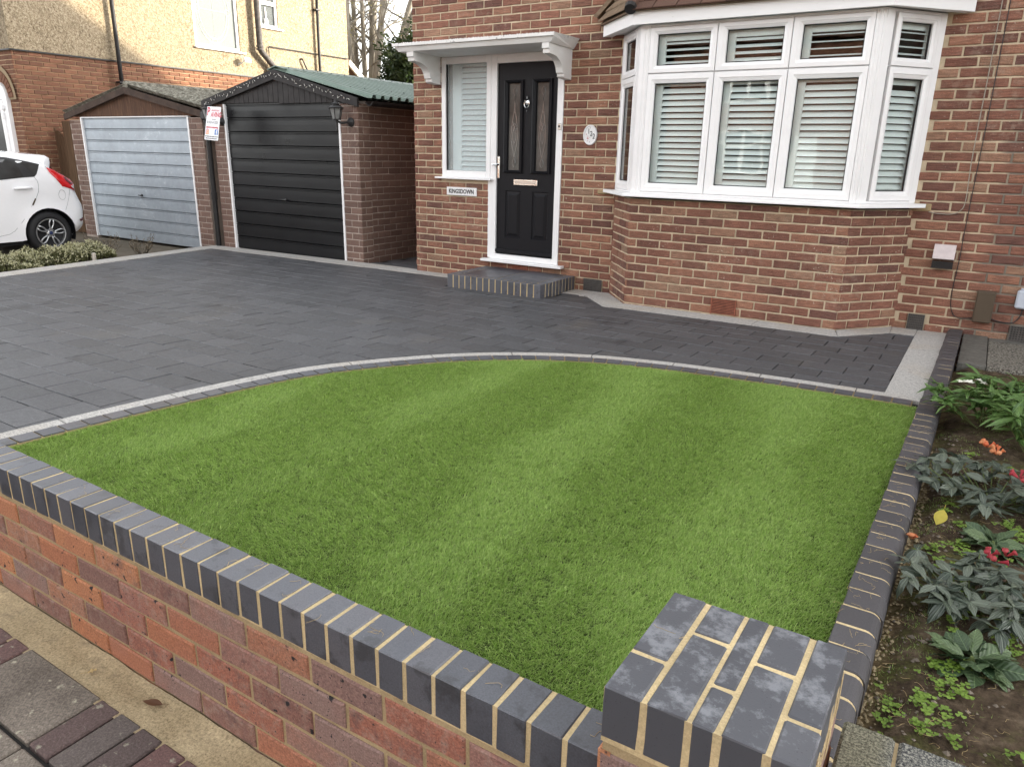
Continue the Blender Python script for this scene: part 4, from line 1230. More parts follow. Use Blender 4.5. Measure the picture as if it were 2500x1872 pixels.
for k in range(4):
    x, y = (-2.9+k*.6, 2.2+.3*k)
    o = inst('grass_tuft', tuft(40+k), lawn, (x, y, gz(x, y)-.006)); o['kind'] = 'stuff'; tufts.append(o)
pv, pr, ps, pk = [], [], [], []
stp = .0215
yy = 1.03
while yy < 4.7:
    xx = -3.5
    while xx < -.12:
        x, y = xx+rg.uniform(-.011, .011), yy+rg.uniform(-.011, .011)
        xx += stp
        if not inside(x, y): continue
        u_ = x+.12*y+.10*noise.noise((x*1.3, y*1.3, 3.0))
        band = .75*cos(2*pi*(u_+1.13)/.83)+1.0*noise.noise((x*1.7, y*.8, 5))+.8*noise.noise((x*5, y*3, 9))+.5*noise.noise((x*14, y*14, 2))
        lean_to = pi/2 if band > .1 else -pi/2            # pile brushed away from / towards the street
        bl = max(-1, min(1, band*1.2))
        ang = RAD(72)*bl+rg.gauss(0, .45)
        pv.append((x, y, gz(x, y)-.006)); pr += [rg.gauss(0, .06), rg.gauss(0, .06), ang]; ps.append(rg.uniform(.75, 1.2)); pk.append(rg.randrange(4))
    yy += stp
me = bpy.data.meshes.new('grass'); me.from_pydata(pv, [], [])
at = me.attributes.new('rot', 'FLOAT_VECTOR', 'POINT'); at.data.foreach_set('vector', pr)
at = me.attributes.new('scl', 'FLOAT', 'POINT'); at.data.foreach_set('value', ps)
at = me.attributes.new('knd', 'INT', 'POINT'); at.data.foreach_set('value', pk)
grass = bpy.data.objects.new('grass', me); link(grass, lawn, (0, 0, 0)); grass['kind'] = 'stuff'
ng = bpy.data.node_groups.new('grass_growth', 'GeometryNodeTree')
ng.interface.new_socket('Geometry', in_out='INPUT', socket_type='NodeSocketGeometry'); ng.interface.new_socket('Geometry', in_out='OUTPUT', socket_type='NodeSocketGeometry')
gi = ng.nodes.new('NodeGroupInput'); go = ng.nodes.new('NodeGroupOutput'); jn = ng.nodes.new('GeometryNodeJoinGeometry')
def named(nm, ty):
    q = ng.nodes.new('GeometryNodeInputNamedAttribute'); q.data_type = ty; q.inputs['Name'].default_value = nm; return q.outputs['Attribute']
ra, sa, ka = named('rot', 'FLOAT_VECTOR'), named('scl', 'FLOAT'), named('knd', 'INT')
for k, o in enumerate(tufts):
    oi = ng.nodes.new('GeometryNodeObjectInfo'); oi.inputs['Object'].default_value = o; oi.transform_space = 'ORIGINAL'
    ip = ng.nodes.new('GeometryNodeInstanceOnPoints'); cp = ng.nodes.new('FunctionNodeCompare'); cp.data_type = 'INT'; cp.operation = 'EQUAL'
    ng.links.new(ka, cp.inputs[2]); cp.inputs[3].default_value = k
    ng.links.new(gi.outputs[0], ip.inputs['Points']); ng.links.new(cp.outputs[0], ip.inputs['Selection']); ng.links.new(oi.outputs['Geometry'], ip.inputs['Instance'])
    ng.links.new(ra, ip.inputs['Rotation']); ng.links.new(sa, ip.inputs['Scale']); ng.links.new(ip.outputs[0], jn.inputs[0])
ng.links.new(jn.outputs[0], go.inputs[0])
md = grass.modifiers.new('growth', 'NODES'); md.node_group = ng

# ================================================================== KERB BESIDE THE BED
kerb = thing('garden_kerb', (-.1, 4, 0), 'long low kerb of bullnosed blue bricks beside the lawn', 'kerb')
KW, KP = .108, .1065
def kerb_prof(far, e):
    r = .036 if far else .030; x1 = KW-e; t_ = .046-e
    if far: return [(e+r-r*cos(t), t_-r+r*sin(t)) for t in [RAD(90*q/5) for q in range(6)]]+[(x1, t_), (x1, -.15), (e, -.15)]
    return [(e, t_)]+[(x1-r+r*sin(t), t_-r+r*cos(t)) for t in [RAD(90*q/5) for q in range(6)]]+[(x1, -.15), (e, -.15)]
m = MB()
for far, ya, yb in ((False, .99, 4.46), (True, 4.46, 6.87)):
    pf = kerb_prof(far, .0028); n = len(pf); o = len(m.v)
    A_ = [Vector((kx(ya)+px_, ya, gz(-.1, ya)+pz_)) for px_, pz_ in pf]; B2_ = [Vector((kx(yb)+px_, yb, gz(-.1, yb)+pz_)) for px_, pz_ in pf]
    m.add(A_+B2_, [(q, (q+1) % n, (q+1) % n+n, q+n) for q in range(n)])
kb_ = m.build('mortar_bed', 'buff_mortar', kerb)
y = .985; k = 0
def kerb_brick(flip, far):
    r = .036 if far else .030; x1 = KW
    prof = []
    if far: prof = [(r-r*cos(t), .046-r+r*sin(t)) for t in [RAD(90*q/5) for q in range(6)]]+[(x1-.004, .046), (x1, .042), (x1, -.15), (0, -.15)]
    else: prof = [(.004, .046)]+[(x1-r+r*sin(t), .046-r+r*cos(t)) for t in [RAD(90*q/5) for q in range(6)]]+[(x1, -.15), (0, -.15), (0, .042)]
    m = MB(); n = len(prof); c = .003; a, b = -KP/2+.0045, KP/2-.0045
    rings = [(a, c), (a+c, 0), (b-c, 0), (b, c)]
    for yy_, ins in rings:
        m.v += [Vector((px, yy_, pz-(ins if pz > 0 else 0))) for px, pz in prof]
    fs = []
    for i in range(3):
        for q in range(n): fs.append((i*n+q, i*n+(q+1) % n, (i+1)*n+(q+1) % n, (i+1)*n+q))
    fs += [tuple(range(n)), tuple(range(4*n-1, 3*n-1, -1))]
    for f in fs: m.f.append(f if far else f); m.m.append(0); m.r.append(0)
    return m
import bmesh
def fix_normals(me):
    b = bmesh.new(); b.from_mesh(me); bmesh.ops.recalc_face_normals(b, faces=b.faces); b.to_mesh(me); b.free()
KM = [as_mesh(kerb_brick(0, f), 'kerb_brick', 'kerb_brick') for f in (True, False)]
for q in KM+[kb_.data]: fix_normals(q)
rg = random.Random(31)
while y < 6.86:
    cy_ = y+KP/2
    inst('kerb_brick', KM[0 if cy_ > 4.45 else 1], kerb, (kx(cy_)+rg.uniform(-.002, .002), cy_, gz(-.1, cy_)+rg.uniform(-.0015, .0015)), (-math.atan(SY)+rg.uniform(-.01, .01), rg.uniform(-.015, .015), rg.uniform(-.012, .012)))
    y += KP

# ================================================================== FRONT WALL AND PIER
fw = thing('front_wall', (-2, 1.01, -.16), 'low multicoloured brick garden wall with a blue brick coping', 'wall')
WY, CT = .967, .361
m = MB(); m.box((-4.6, WY+.003, -.3), (-.40, WY+.098, CT-.102)); core = m.build('mortar_core', 'wall_mortar', fw)
m = MB(); m.box((-4.6, WY+.0012, CT-.103), (-.40, WY+.0995, CT-.0034)); m.build('coping_mortar', 'buff_mortar', fw)
FWf = Frame((0, WY+.002, 0), 0)
rw = bond(-4.4, -.405, CT-.108-.0785*6, CT-.112, .0785, .2265, .0105, off=.085, phase=1)
lay_bricks([(FWf, core, rw)], fw, 'wall_brick', limit=300, d=.004, jit=.0014)
k = 0; x = -.405; rg = random.Random(9); CM = []
for v_ in range(4):
    m = MB(); m.cbox((-.0328, 0, -.101), (.0328, .102, 0), .0024)
    for p in m.v: p.x += rg.uniform(-.0009, .0009); p.z += rg.uniform(-.0008, .0008)
    CM.append(as_mesh(m, 'coping_brick', 'blue_brick'))
while x > -4.55:
    inst('coping_brick', CM[k % 4], fw, (x-.0375, WY-.001+rg.uniform(-.0012, .0012), CT+rg.uniform(-.001, .001)), (rg.uniform(-.008, .008), rg.uniform(-.01, .01), rg.uniform(-.008, .008)))
    x -= .0757; k += 1

pier = thing('brick_pier', (-.24, 1.1, -.16), 'square brick pier at the wall end capped with stained blue bricks', 'pier')
PX0, PX1, PY0, PY1, PT = -.401, -.076, .942, 1.272, .532
m = MB(); m.box((PX0+.004, PY0+.004, -.3), (PX1-.004, PY1-.004, PT-.105)); pc = m.build('mortar_core', 'wall_mortar', pier)
m = MB(); m.box((PX0+.0012, PY0+.0012, PT-.112), (PX1-.0012, PY1-.0012, PT-.0030)); m.build('cap_mortar', 'buff_mortar', pier)
vb = [CT-.108-.0785*6]
for fr, w in ((Frame((PX0, PY0+.003, 0), 0), PX1-PX0), (Frame((PX1-.003, PY0, 0), pi/2), PY1-PY0), (Frame((PX0+.003, PY1, 0), -pi/2), PY1-PY0)):
    lay_bricks([(fr, pc, bond(0, w, CT-.108-.0785*6, PT-.118, .0785, .2265, .0105, off=.0, phase=0))], pier, 'wall_brick', d=.004, jit=.0014)
cols_ = [(0, .066), (.0755, .142), (.1515, .187), (.1965, .2625), (.272, .325)]
cuts = [[(.118, .33), (0, .108)], [(.226, .33), (0, .216)], [(.11, .33), (0, .10)], [(.205, .33), (0, .195)], [(.10, .33), (0, .09)]]
for (a, b), cs in zip(cols_, cuts):
    for c, e in cs:
        m = MB(); m.cbox((PX0+a, PY0+c, PT-.104), (PX0+b, PY0+e, PT), .003)
        for p in m.v: p.x += rg.uniform(-.001, .001); p.y += rg.uniform(-.0012, .0012); p.z += rg.uniform(-.001, .001)
        m.build('cap_brick', 'stained_blue_brick', pier)
# broken, smeared mortar down the pier's right edge
m = MB(); rg = random.Random(77)
for k in range(18):
    y = PY0+.01+k*.018; 
    m.cbox((PX1-.004, y, PT-.12-rg.uniform(0, .05)), (PX1+rg.uniform(.0003, .0022), y+rg.uniform(.012, .03), PT-rg.uniform(.05, .10)), .001)
m.build('mortar_smear', 'wall_mortar', pier)

# loose strands of turf on the copings and kerb
m = MB(); rg = random.Random(55)
def strand(x, y, z, n=5, s=.009):
    a = rg.uniform(0, 6.3); P = [Vector((x, y, z))]
    for _ in range(n): a += rg.gauss(0, .7); P.append(P[-1]+Vector((cos(a)*s, sin(a)*s, rg.uniform(-.0008, .0009))))
    for p in P: p.z = max(p.z, z)
    m.tube(P, .00042, 3)
for k in range(26): strand(rg.uniform(-2.4, -.42), rg.uniform(.985, 1.05), CT+.0006)
strand(-.35, 1.14, PT+.0006); strand(-.34, 1.13, PT+.0006, 3)
for k in range(150):
    y = 1.0+rg.random()**1.3*3.2; strand(kx(y)+rg.uniform(.005, .08), y, gz(-.1, y)+.0470, rg.randrange(3, 8), .006)
for k in range(170):
    y = 1.34+2.3*rg.random()**1.3; x = kx(y)+KW+.01+rg.random()*.30; strand(x, y, gz(0, y)-.026+.012*noise.noise((x*9, y*9, 1))+.012, rg.randrange(3, 8), .006)
o = m.build('loose_strands', 'leaf_straw'); tag(o, 'loose straw coloured turf strands scattered on the blue bricks and bed', 'strands', kind='stuff')

# neighbour's old coping at the right of the pier
oc = thing('old_coping_wall', (.6, 1.14, -.1), 'weathered speckled concrete coping to the right of the pier', 'wall')
for a, b in ((-.062, .026), (.032, .62), (.626, 1.6)):
    m = MB(); m.cbox((a, 1.0, .30), (b, 1.312, .358), .006); m.build('coping_slab', 'old_concrete', oc)
m = MB(); m.box((-.06, 1.01, .30), (1.6, 1.306, .352)); m.build('joint_mortar', 'wall_mortar', oc)
m = MB(); m.box((-.058, 1.03, -.3), (1.6, 1.29, .30)); m.build('wall_body', 'wall_brick', oc)

# ================================================================== PAVEMENT
PZ = -.145
pav = thing('pavement', (-2, .4, PZ), None, None); pav['kind'] = 'structure'
m = MB(); m.box((-14, -1.3, -.3), (8, .964, PZ-.02)); m.build('bedding_layer', 'bedding', pav)
N1, N2 = 150, 12
m = MB()
for i in range(N1+1):
    for k in range(N2+1):
        x = -3.6+i*.03; y = .825+k*(.963-.825)/N2
        z = PZ+.006*noise.noise((x*7, y*9, 0))+.004*noise.noise((x*25, y*25, 4))-.004+.012*max(0, (y-.93)/.03)*.5
        m.v.append(Vector((x, y, z)))
for i in range(N1):
    for k in range(N2):
        a = i*(N2+1)+k; m.f.append((a, a+N2+1, a+N2+2, a+1)); m.m.append(0); m.r.append(0)
m.build('sand_fillet', 'sand', pav, smooth=True)
def pv_(a, b, c, e, mat, nm):
    m = MB(); m.cbox((a+.004, c+.004, PZ-.05), (b-.004, e-.004, PZ), .005)
    for p in m.v: p.z += random.uniform(-.0015, .0015)
    o = m.build(nm, mat, pav); o.rotation_euler = (random.uniform(-.006, .006), random.uniform(-.006, .006), 0); return o
X0_ = -1.902
pv_(X0_-.40, X0_, .645, .853, 'pavement_slab', 'paving_slab'); pv_(X0_-.40, X0_-.0, .03, .64, 'pavement_slab', 'paving_slab'); pv_(X0_-1.005, X0_-.605, .43, .853, 'pavement_slab', 'paving_slab'); pv_(X0_-1.005, X0_-.605, -.2, .425, 'pavement_slab', 'paving_slab')
for k in range(2): pv_(X0_-.60+k*.1, X0_-.50+k*.1, .645, .853, 'block_paver', 'block_paver')
for k in range(24): pv_(X0_+k*.0985, X0_+(k+1)*.0985, .645, .853, 'block_paver', 'block_paver')
for k in range(5): pv_(X0_+.0+k*.61, X0_+.605+k*.61, .03, .64, 'pavement_slab', 'paving_slab')
m = MB(); m.box((-60, -9, -.30), (40, -1.3, -.235)); tag(m.build('road', 'asphalt'), kind='structure')
m = MB(); m.box((-60, -11.2, -.30), (40, -9.02, -.13)); tag(m.build('far_pavement', 'pavement_slab'), kind='structure')

# dead leaves on the sand
def leaf_mb(L, W, n=6, fold=.25, curl=.4, droop=0.0, tipw=0.0, ripple=0.0):
    """leaf blade along +x from the origin, face up"""
    m = MB()
    for i in range(n+1):
        t = i/n; w = W*(sin(pi*min(t*.98+.02, 1)**.85))*(1-tipw*t); x = L*t; z = -curl*L*t*t*.5+droop*L*t
        for c in (-1, -.5, 0, .5, 1):
            m.v.append(Vector((x, c*w/2, z+fold*w/2*abs(c)**.7-.10*w*c*c+ripple*W*sin(t*14+c*2)*abs(c))))
    for i in range(n):
        for k in range(4):
            a = i*5+k; m.f.append((a, a+5, a+6, a+1)); m.m.append(0); m.r.append(0)
    return m
def loose_leaf(name, mat, loc, L, W, rz, label, **kw):
    m = leaf_mb(L, W, 8, **kw); X = Matrix.Translation(loc) @ Matrix.Rotation(rz, 4, 'Z') @ (Matrix.Rotation(RAD(62), 4, 'Y') if name == 'yellow_leaf' else Matrix())
    m.v = [X @ p for p in m.v]
    m.tube([X @ Vector((-.02, 0, .004)), X @ Vector((0, 0, .002))], .0008, 4)
    return tag(m.build(name, mat, smooth=True), label, 'leaf')
loose_leaf('dead_leaf', 'leaf_brown', (-1.725, .922, PZ+.010), .058, .026, RAD(205), 'curled brown dead leaf lying on the sand by the wall', fold=.5, curl=-.2)
loose_leaf('dead_leaf', 'leaf_straw', (-2.030, .880, PZ+.008), .024, .017, RAD(60), 'small pale straw coloured leaf on the sand strip', fold=.6, curl=-.3, ripple=.2)

# ================================================================== FLOWER BED
def soil_z(x, y):
    d = x-(kx(y)+KW)
    base = gz(0, y)-.075+.045*min(1, max(0, d)/.10)
    return base+.012*noise.noise((x*9, y*9, 1))+.007*noise.noise((x*30, y*30, 5))+.004*noise.noise((x*75, y*75, 8))
m = MB(); NX, NY = 90, 260
for i in range(NX+1):
    for k in range(NY+1):
        x = -.10+1.6*(i/NX)**1.8; y = 1.29+(5.84-1.29)*k/NY; m.v.append(Vector((x, y, soil_z(x, y))))
for i in range(NX):
    for k in range(NY): a = i*(NY+1)+k; m.f.append((a, a+NY+1, a+NY+2, a+1)); m.m.append(0); m.r.append(0)
tag(m.build('soil', 'soil', smooth=True), kind='structure')
m = MB(); rg = random.Random(101)
for k in range(520):
    x = -.03+abs(rg.gauss(0, .16)); y = rg.uniform(1.3, 4.2); r = rg.choice([.003, .004, .005, .006, .009])*rg.uniform(.7, 1.3)
    c = Vector((x, y, soil_z(x, y)+r*.2)); q = [c+Vector((rg.uniform(.6, 1.2)*dx, rg.uniform(.6, 1.2)*dy, rg.uniform(.5, .9)*dz))*r for dx, dy, dz in ((1, 0, 0), (0, 1, 0), (-1, 0, 0), (0, -1, 0), (0, 0, 1), (0, 0, -1))]
    m.rv = rg.random()*.99+.005
    m.add(q, [(0, 1, 4), (1, 2, 4), (2, 3, 4), (3, 0, 4), (1, 0, 5), (2, 1, 5), (3, 2, 5), (0, 3, 5)])
tag(m.build('soil_stones', 'soil_stone'), 'small stones and clods scattered over the flower bed soil', 'stones', kind='stuff')
m = MB(); rg = random.Random(103)
for k in range(420):
    y = 1.33+rg.random()*2.6; x = kx(y)+KW+rg.uniform(-.006, .05)*rg.random(); r = rg.uniform(.003, .009)
    c = Vector((x, y, soil_z(x, y)+.002)); q = [c+Vector((rg.uniform(.5, 1.2)*dx, rg.uniform(.8, 1.6)*dy, rg.uniform(.3, .7)*dz))*r for dx, dy, dz in ((1, 0, 0), (0, 1, 0), (-1, 0, 0), (0, -1, 0), (0, 0, 1), (0, 0, -1))]
    m.add(q, [(0, 1, 4), (1, 2, 4), (2, 3, 4), (3, 0, 4), (1, 0, 5), (2, 1, 5), (3, 2, 5), (0, 3, 5)])
tag(m.build('mortar_droppings', 'sand'), 'sandy mortar crumbs spilled along the kerb side of the bed', 'mortar', kind='stuff')
m = MB(); rg = random.Random(105)
for k in range(9000):
    y = 1.32+rg.random()*3.2; x = kx(y)+KW+.01+abs(rg.gauss(.05, .07)) if rg.random() < .7 else rg.uniform(0, .45)
    if noise.noise((x*8, y*8, 3)) < .0: continue
    z = soil_z(x, y); a = rg.uniform(0, 6.3); h = rg.uniform(.006, .016); s = Vector((cos(a), sin(a), 0)); d = Vector((rg.gauss(0, .8), rg.gauss(0, .8), .7)).normalized()
    m.rv = rg.random()*.98+.01; p = Vector((x, y, z-.001)); m.add([p-s*.0007, p+s*.0007, p+d*h], [(0, 1, 2)])
tag(m.build('moss', 'grass_blade'), 'thin moss and seedling grass on the soil next to the kerb', 'moss', kind='stuff')

LM = {}
def leaf_me(kind, v):
    key = (kind, v)
    if key not in LM:
        rg = random.Random(hash(kind) % 999+v) if False else random.Random(len(kind)*31+v)
        if kind == 'lance': mb = leaf_mb(1, .26, 6, .35, rg.uniform(.3, .9), .25, .3)
        elif kind == 'oval': mb = leaf_mb(1, .42, 7, .3, rg.uniform(.3, .8), .2, .2, .03)
        else: mb = leaf_mb(1, .60, 8, .25, rg.uniform(.2, .6), .15, .0, .05)
        LM[key] = mb
        for p in mb.v: p.z += .035*noise.noise((p.x*5+v*3, p.y*7, v)); p.y += .05*sin(p.x*3+v)*p.x
    return LM[key]
LME = {}
def put_leaf(parent, kind, mat, p, L, az, el, roll=0.0, name='leaf'):
    v = random.randrange(4); key = (kind, v, mat)
    if key not in LME: LME[key] = as_mesh(leaf_me(kind, v), 'leaf', mat, True)
    o = bpy.data.objects.new(name, LME[key]); link(o, parent, p)
    o.rotation_euler = (Matrix.Rotation(az, 3, 'Z') @ Matrix.Rotation(-el, 3, 'Y') @ Matrix.Rotation(roll, 3, 'X')).to_euler(); o.scale = (L, L, L)
    return o
def plant(name, x, y, label, mat, kind, nst, hgt, spread, lsz, nl, seed, group=None, flat=0.0, cat='plant'):
    rg = random.Random(seed); random.seed(seed)
    z = soil_z(x, y)-.005; t = thing(name, (x, y, z), label, cat, group); m = MB(); tips = []
    for s_ in range(nst):
        a = 2*pi*s_/nst+rg.uniform(-.5, .5); r = spread*sqrt(rg.uniform(.08, 1)); h = hgt*rg.uniform(.65, 1.05)*(1-.35*r/spread)
        b = Vector((x+r*.25*cos(a), y+r*.25*sin(a), z)); c = Vector((x+r*.75*cos(a), y+r*.75*sin(a), z+h*.65)); e = Vector((x+r*cos(a), y+r*sin(a), z+h))
        if nst > 1 or hgt > .05: m.tube([b, c, e], [.0028, .0024, .0016], 5)
        tips.append((e, a))
        for q in range(nl):
            f = (q+.6)/nl; p = b.lerp(c, f*2) if f < .5 else c.lerp(e, f*2-1)
            if f < .28: continue
            az = q*2.4+s_+rg.uniform(-.4, .4); put_leaf(t, kind, mat, p, lsz*rg.uniform(.7, 1.15)*(1.1-.35*f), az, rg.uniform(-.2, .7)*(1-flat)-.25*flat*(1-f)+rg.uniform(-.3, .3)*flat, rg.uniform(-.6, .6))
        for q in range(5): put_leaf(t, kind, mat, e, lsz*rg.uniform(.55, .95), q*1.257+rg.uniform(-.5, .5), rg.uniform(-.55, .55)-flat*.45, rg.uniform(-.6, .6))
    m.build('stems', 'stem_green', t)
    return t, tips
# bright green clump with white blooms at the far end
t, tips = plant('white_flowered_plant', .20, 4.42, 'bright green leafy clump with white blooms beside the concrete slab', 'leaf_bright', 'lance', 34, .29, .31, .14, 8, 1)
def bloom(par, p, mat, n, L, W, up, name='flower'):
    m = MB()
    for k in range(n):
        a = 2*pi*k/n+random.uniform(-.2, .2); lb = leaf_mb(L*random.uniform(.85, 1.1), W, 4, .3, random.uniform(.1, .8)); X = Matrix.Translation(p) @ Matrix.Rotation(a, 4, 'Z') @ Matrix.Rotation(-up+random.uniform(-.2, .2), 4, 'Y')
        m.rv = random.random()*.9+.05; m.add([X @ q for q in lb.v], lb.f)
    return m.build(name, mat, par, smooth=True)
def trumpets(par, p, mat, n, L):
    rg = random.Random(int(p.x*1e4)+n); m = MB()
    for k in range(n):
        a = 2*pi*k/n+rg.uniform(-.3, .3); e = Vector((cos(a)*rg.uniform(.4, 1), sin(a)*rg.uniform(.4, 1), rg.uniform(.1, 1))).normalized(); m.rv = rg.random()*.98+.01
        q = L*rg.uniform(.75, 1.1); m.lathe([(.0015, 0), (.0035, q*.25), (.0050, q*.7), (.0085, q*.95), (.0095, q)], p+e*.004, e, 7)
    return m.build('flower', mat, par, smooth=True)
for dx, dy, dz, s in ((.235, -.02, .38, .065), (.275, -.08, .34, .055), (-.155, .02, .215, .03), (-.075, .10, .22, .022)):
    p = Vector((.20+dx, 4.42+dy, soil_z(.2, 4.42)+dz))
    for q in range(3 if s > .04 else 2): bloom(t, p+Vector((random.uniform(-.03, .03), random.uniform(-.03, .03), random.uniform(-.02, .01))), 'petal_white', 6, s, s*.7, .5)
t2, _ = plant('leafy_plant', .40, 4.05, 'second bright green clump with long leaves at the right edge', 'leaf_bright', 'lance', 22, .29, .24, .14, 8, 5)
t, tips = plant('orange_flowered_plant', .215, 3.33, 'grey green drooping plant with orange trumpet flowers', 'leaf_greygreen', 'oval', 30, .15, .30, .100, 5, 12, flat=.8)
for (dx, dy, dz), mt, nn in (((-.055, .06, .20), 'petal_orange', 7), ((-.02, .02, .19), 'petal_orange', 5), ((.06, -.12, .16), 'petal_red', 5)):
    trumpets(t, Vector((.215+dx, 3.33+dy, soil_z(.2, 3.3)+dz)), mt, nn, .036)
t, tips = plant('red_flowered_plant', .165, 2.38, 'dark grey green sprawling plant with red flower buds', 'leaf_greygreen', 'oval', 26, .13, .21, .092, 5, 23, flat=.85)
for dx, dy, dz in ((.055, .05, .165), (.035, .03, .15), (.02, .06, .15)):
    trumpets(t, Vector((.165+dx, 2.38+dy, soil_z(.16, 2.4)+dz)), 'petal_red', 3, .027)
trumpets(t, Vector((-.028, 2.66, soil_z(0, 2.6)+.07)), 'petal_orange', 4, .022)
def rosette(name, x, y, label, n, L, kind, mat, seed, up=.25):
    rg = random.Random(seed); random.seed(seed); z = soil_z(x, y)
    t = thing(name, (x, y, z), label, 'plant')
    for k in range(n):
        f = k/n; az = k*2.4+rg.uniform(-.3, .3); el = up*(.1+1.5*f)+rg.uniform(-.25, .3)
        put_leaf(t, kind, mat, Vector((x+(.012+.02*rg.random())*cos(az), y+(.012+.02*rg.random())*sin(az), z+.012+.022*f)), L*rg.uniform(.75, 1.1)*(1.05-.35*f), az, el, rg.uniform(-.7, .7))
    m = MB(); m.lathe([(.010, -.02), (.012, .01), (.004, .03)], (x, y, z), (0, 0, 1), 8); m.build('root_crown', 'stem_green', t)
    return t
rosette('rosette_plant', .17, 2.06, 'broad leaved rosette plant below the red flowered plant', 34, .105, 'broad', 'leaf_broad', 33)
rosette('rosette_plant', .215, 2.86, 'flat mid green rosette between the orange and the red flowered plants', 32, .11, 'broad', 'leaf_broad', 37, .15)
rosette('rosette_plant', .182, 1.43, 'large leaved plant overhanging the old concrete coping', 20, .10, 'broad', 'leaf_broad', 41, .55)
random.seed(4)
loose_leaf('yellow_leaf', 'leaf_yellow', (.052, 2.93, soil_z(.05, 2.93)+.075), .062, .048, RAD(-115), 'single yellow oval leaf standing above the bed by the kerb', fold=.2, curl=-.2)
# little clover weeds, uncountable
m = MB(); rg = random.Random(61)
for k in range(64):
    y = 1.35+2.5*rg.random()**1.2; x = rg.uniform(.0, .34)*(0.6+y*.12); z = soil_z(x, y)
    for q in range(rg.randrange(5, 12)):
        px_, py_ = x+rg.gauss(0, .013), y+rg.gauss(0, .016); pz = z+rg.uniform(.006, .022); a = rg.uniform(0, 6.3)
        m.rv = rg.random()*.98+.01
        for w in range(3):
            b = a+w*2.09; r = rg.uniform(.005, .008); c = Vector((px_+r*cos(b), py_+r*sin(b), pz+rg.uniform(-.001, .002)))
            m.add([c+Vector((cos(t_)*r*.85, sin(t_)*r*.85, .0015*cos(2*t_))) for t_ in [b+2*pi*j/6 for j in range(6)]], [tuple(range(6))])
tag(m.build('clover_weeds', 'leaf_weed'), 'small lime green clover weeds dotted over the soil', 'weeds', kind='stuff')
# slab and gravel between the bed and the house
m = MB(); m.cbox((-.005, 5.83, -.1), (.165, FY-.012, gz(0, 6.3)+.008), .004); tag(m.build('path_slab', 'wet_slab'), kind='structure')
m = MB(); m.cbox((.170, 5.83, -.1), (1.6, FY-.16, gz(0, 6.3)+.004), .004); tag(m.build('gravel_path', 'pebble_concrete'), kind='structure')
m = MB(); m.cbox((.170, FY-.158, -.1), (1.6, FY-.012, gz(0, 6.9)+.012), .004); tag(m.build('wall_foot_slab', 'wet_slab'), kind='structure')

# ================================================================== BLACK GARAGE
GY = 7.0
ga = thing('black_garage', (-8.1, 9, 0), 'brick garage with a glossy black door and green ribbed roof', 'garage')
GX0, GX1, GD0, GD1 = -9.475, -6.70, -9.195, -7.02
RZ, RX, EZ, EX0, EX1 = 2.335, -8.115, 1.975, -9.66, -6.50
FG = Frame((0, GY, 0), 0)
GZ0 = -.06
m = MB(); m.box((GX0, GY, GZ0-.2), (GD0-.03, GY+.33, 1.93)); m.box((GD1+.03, GY, GZ0-.2), (GX1, GY+.20, 1.90)); m.box((GX1-.30, GY+.205, GZ0-.2), (GX1-.045, 12.4, 1.94)); m.box((GX0, GY+.335, GZ0-.2), (GX0+.2, 12.4, 1.94)); m.box((GX0, 12.405, GZ0-.2), (GX1-.05, 12.6, 1.94))
gw = m.build('wall', 'garage_mortar', ga)
cg = .0808
r1 = [(a, b, v, w) for a, b, v, w in bond(GX0, GD0-.03, GZ0, 1.93, cg, .225, .0105, off=.11, phase=0)]
r2 = bond(GD1+.03, GX1, GZ0, 1.90, cg, .225, .0105, off=.12, phase=0)
FS = Frame((GX1, GY, 0), pi/2); FS2 = Frame((GX1-.045, GY+.205, 0), pi/2)
r3 = bond(0, .20, GZ0, 1.90, cg, .225, .0105, off=.09, phase=0)
r4 = bond(0, 2.9, GZ0, 1.93, cg, .235, .0085, off=.03, phase=1)
lay_bricks([(FG, gw, r1+r2), (FS, gw, r3), (FS2, gw, r4)], ga, 'garage_brick', limit=300, d=.005, jit=.001)
m = MB(); m.cbox((GD0-.028, GY-.012, GZ0), (GD0+.004, GY+.05, 1.928), .003); m.cbox((GD1-.004, GY-.012, GZ0), (GD1+.028, GY+.05, 1.913), .003); m.build('door_frame', 'upvc', ga)
def garage_door(par, x0, x1, z0, z1, n, mat, y, handle_x, handle_z):
    d = link(bpy.data.objects.new('garage_door', None), par, ((x0+x1)/2, y, z0)); h = (z1-z0)/n
    for k in range(n):
        a = z0+k*h; m = MB()
        pr = [(y+.016, a), (y+.016, a+.003), (y, a+.009), (y-.0008, a+h*.5), (y, a+h-.034), (y+.005, a+h-.030), (y+.005, a+h-.020), (y-.004, a+h-.014), (y-.004, a+h-.004), (y+.016, a+h-.0005)]
        m.prism([(x0, p, q) for p, q in pr], (x1-x0, 0, 0)); m.build('door_panel', mat, d)
    m = MB(); m.lathe([(.020, 0), (.020, .012), (.010, .018), (.010, .035)], (handle_x, y, handle_z), (0, -1, 0), 10); m.tube([(handle_x-.05, y-.035, handle_z+.003), (handle_x+.045, y-.037, handle_z-.003)], [.008, .010], 8)
    m.build('handle', 'dark_iron', d); return d
garage_door(ga, GD0+.004, GD1-.004, GZ0+.02, 1.925, 11, 'garage_black', GY+.02, -8.106, .695)
m = MB(); m.prism([(GX0+.05, GY+.01, 1.925), (GX1-.05, GY+.01, 1.905), (GX1-.2, GY+.01, 1.96), (RX, GY+.01, 2.245), (GX0+.2, GY+.01, 1.98)], (0, .1, 0)); m.build('gable', 'ink_black', ga)
x = GX0+.12
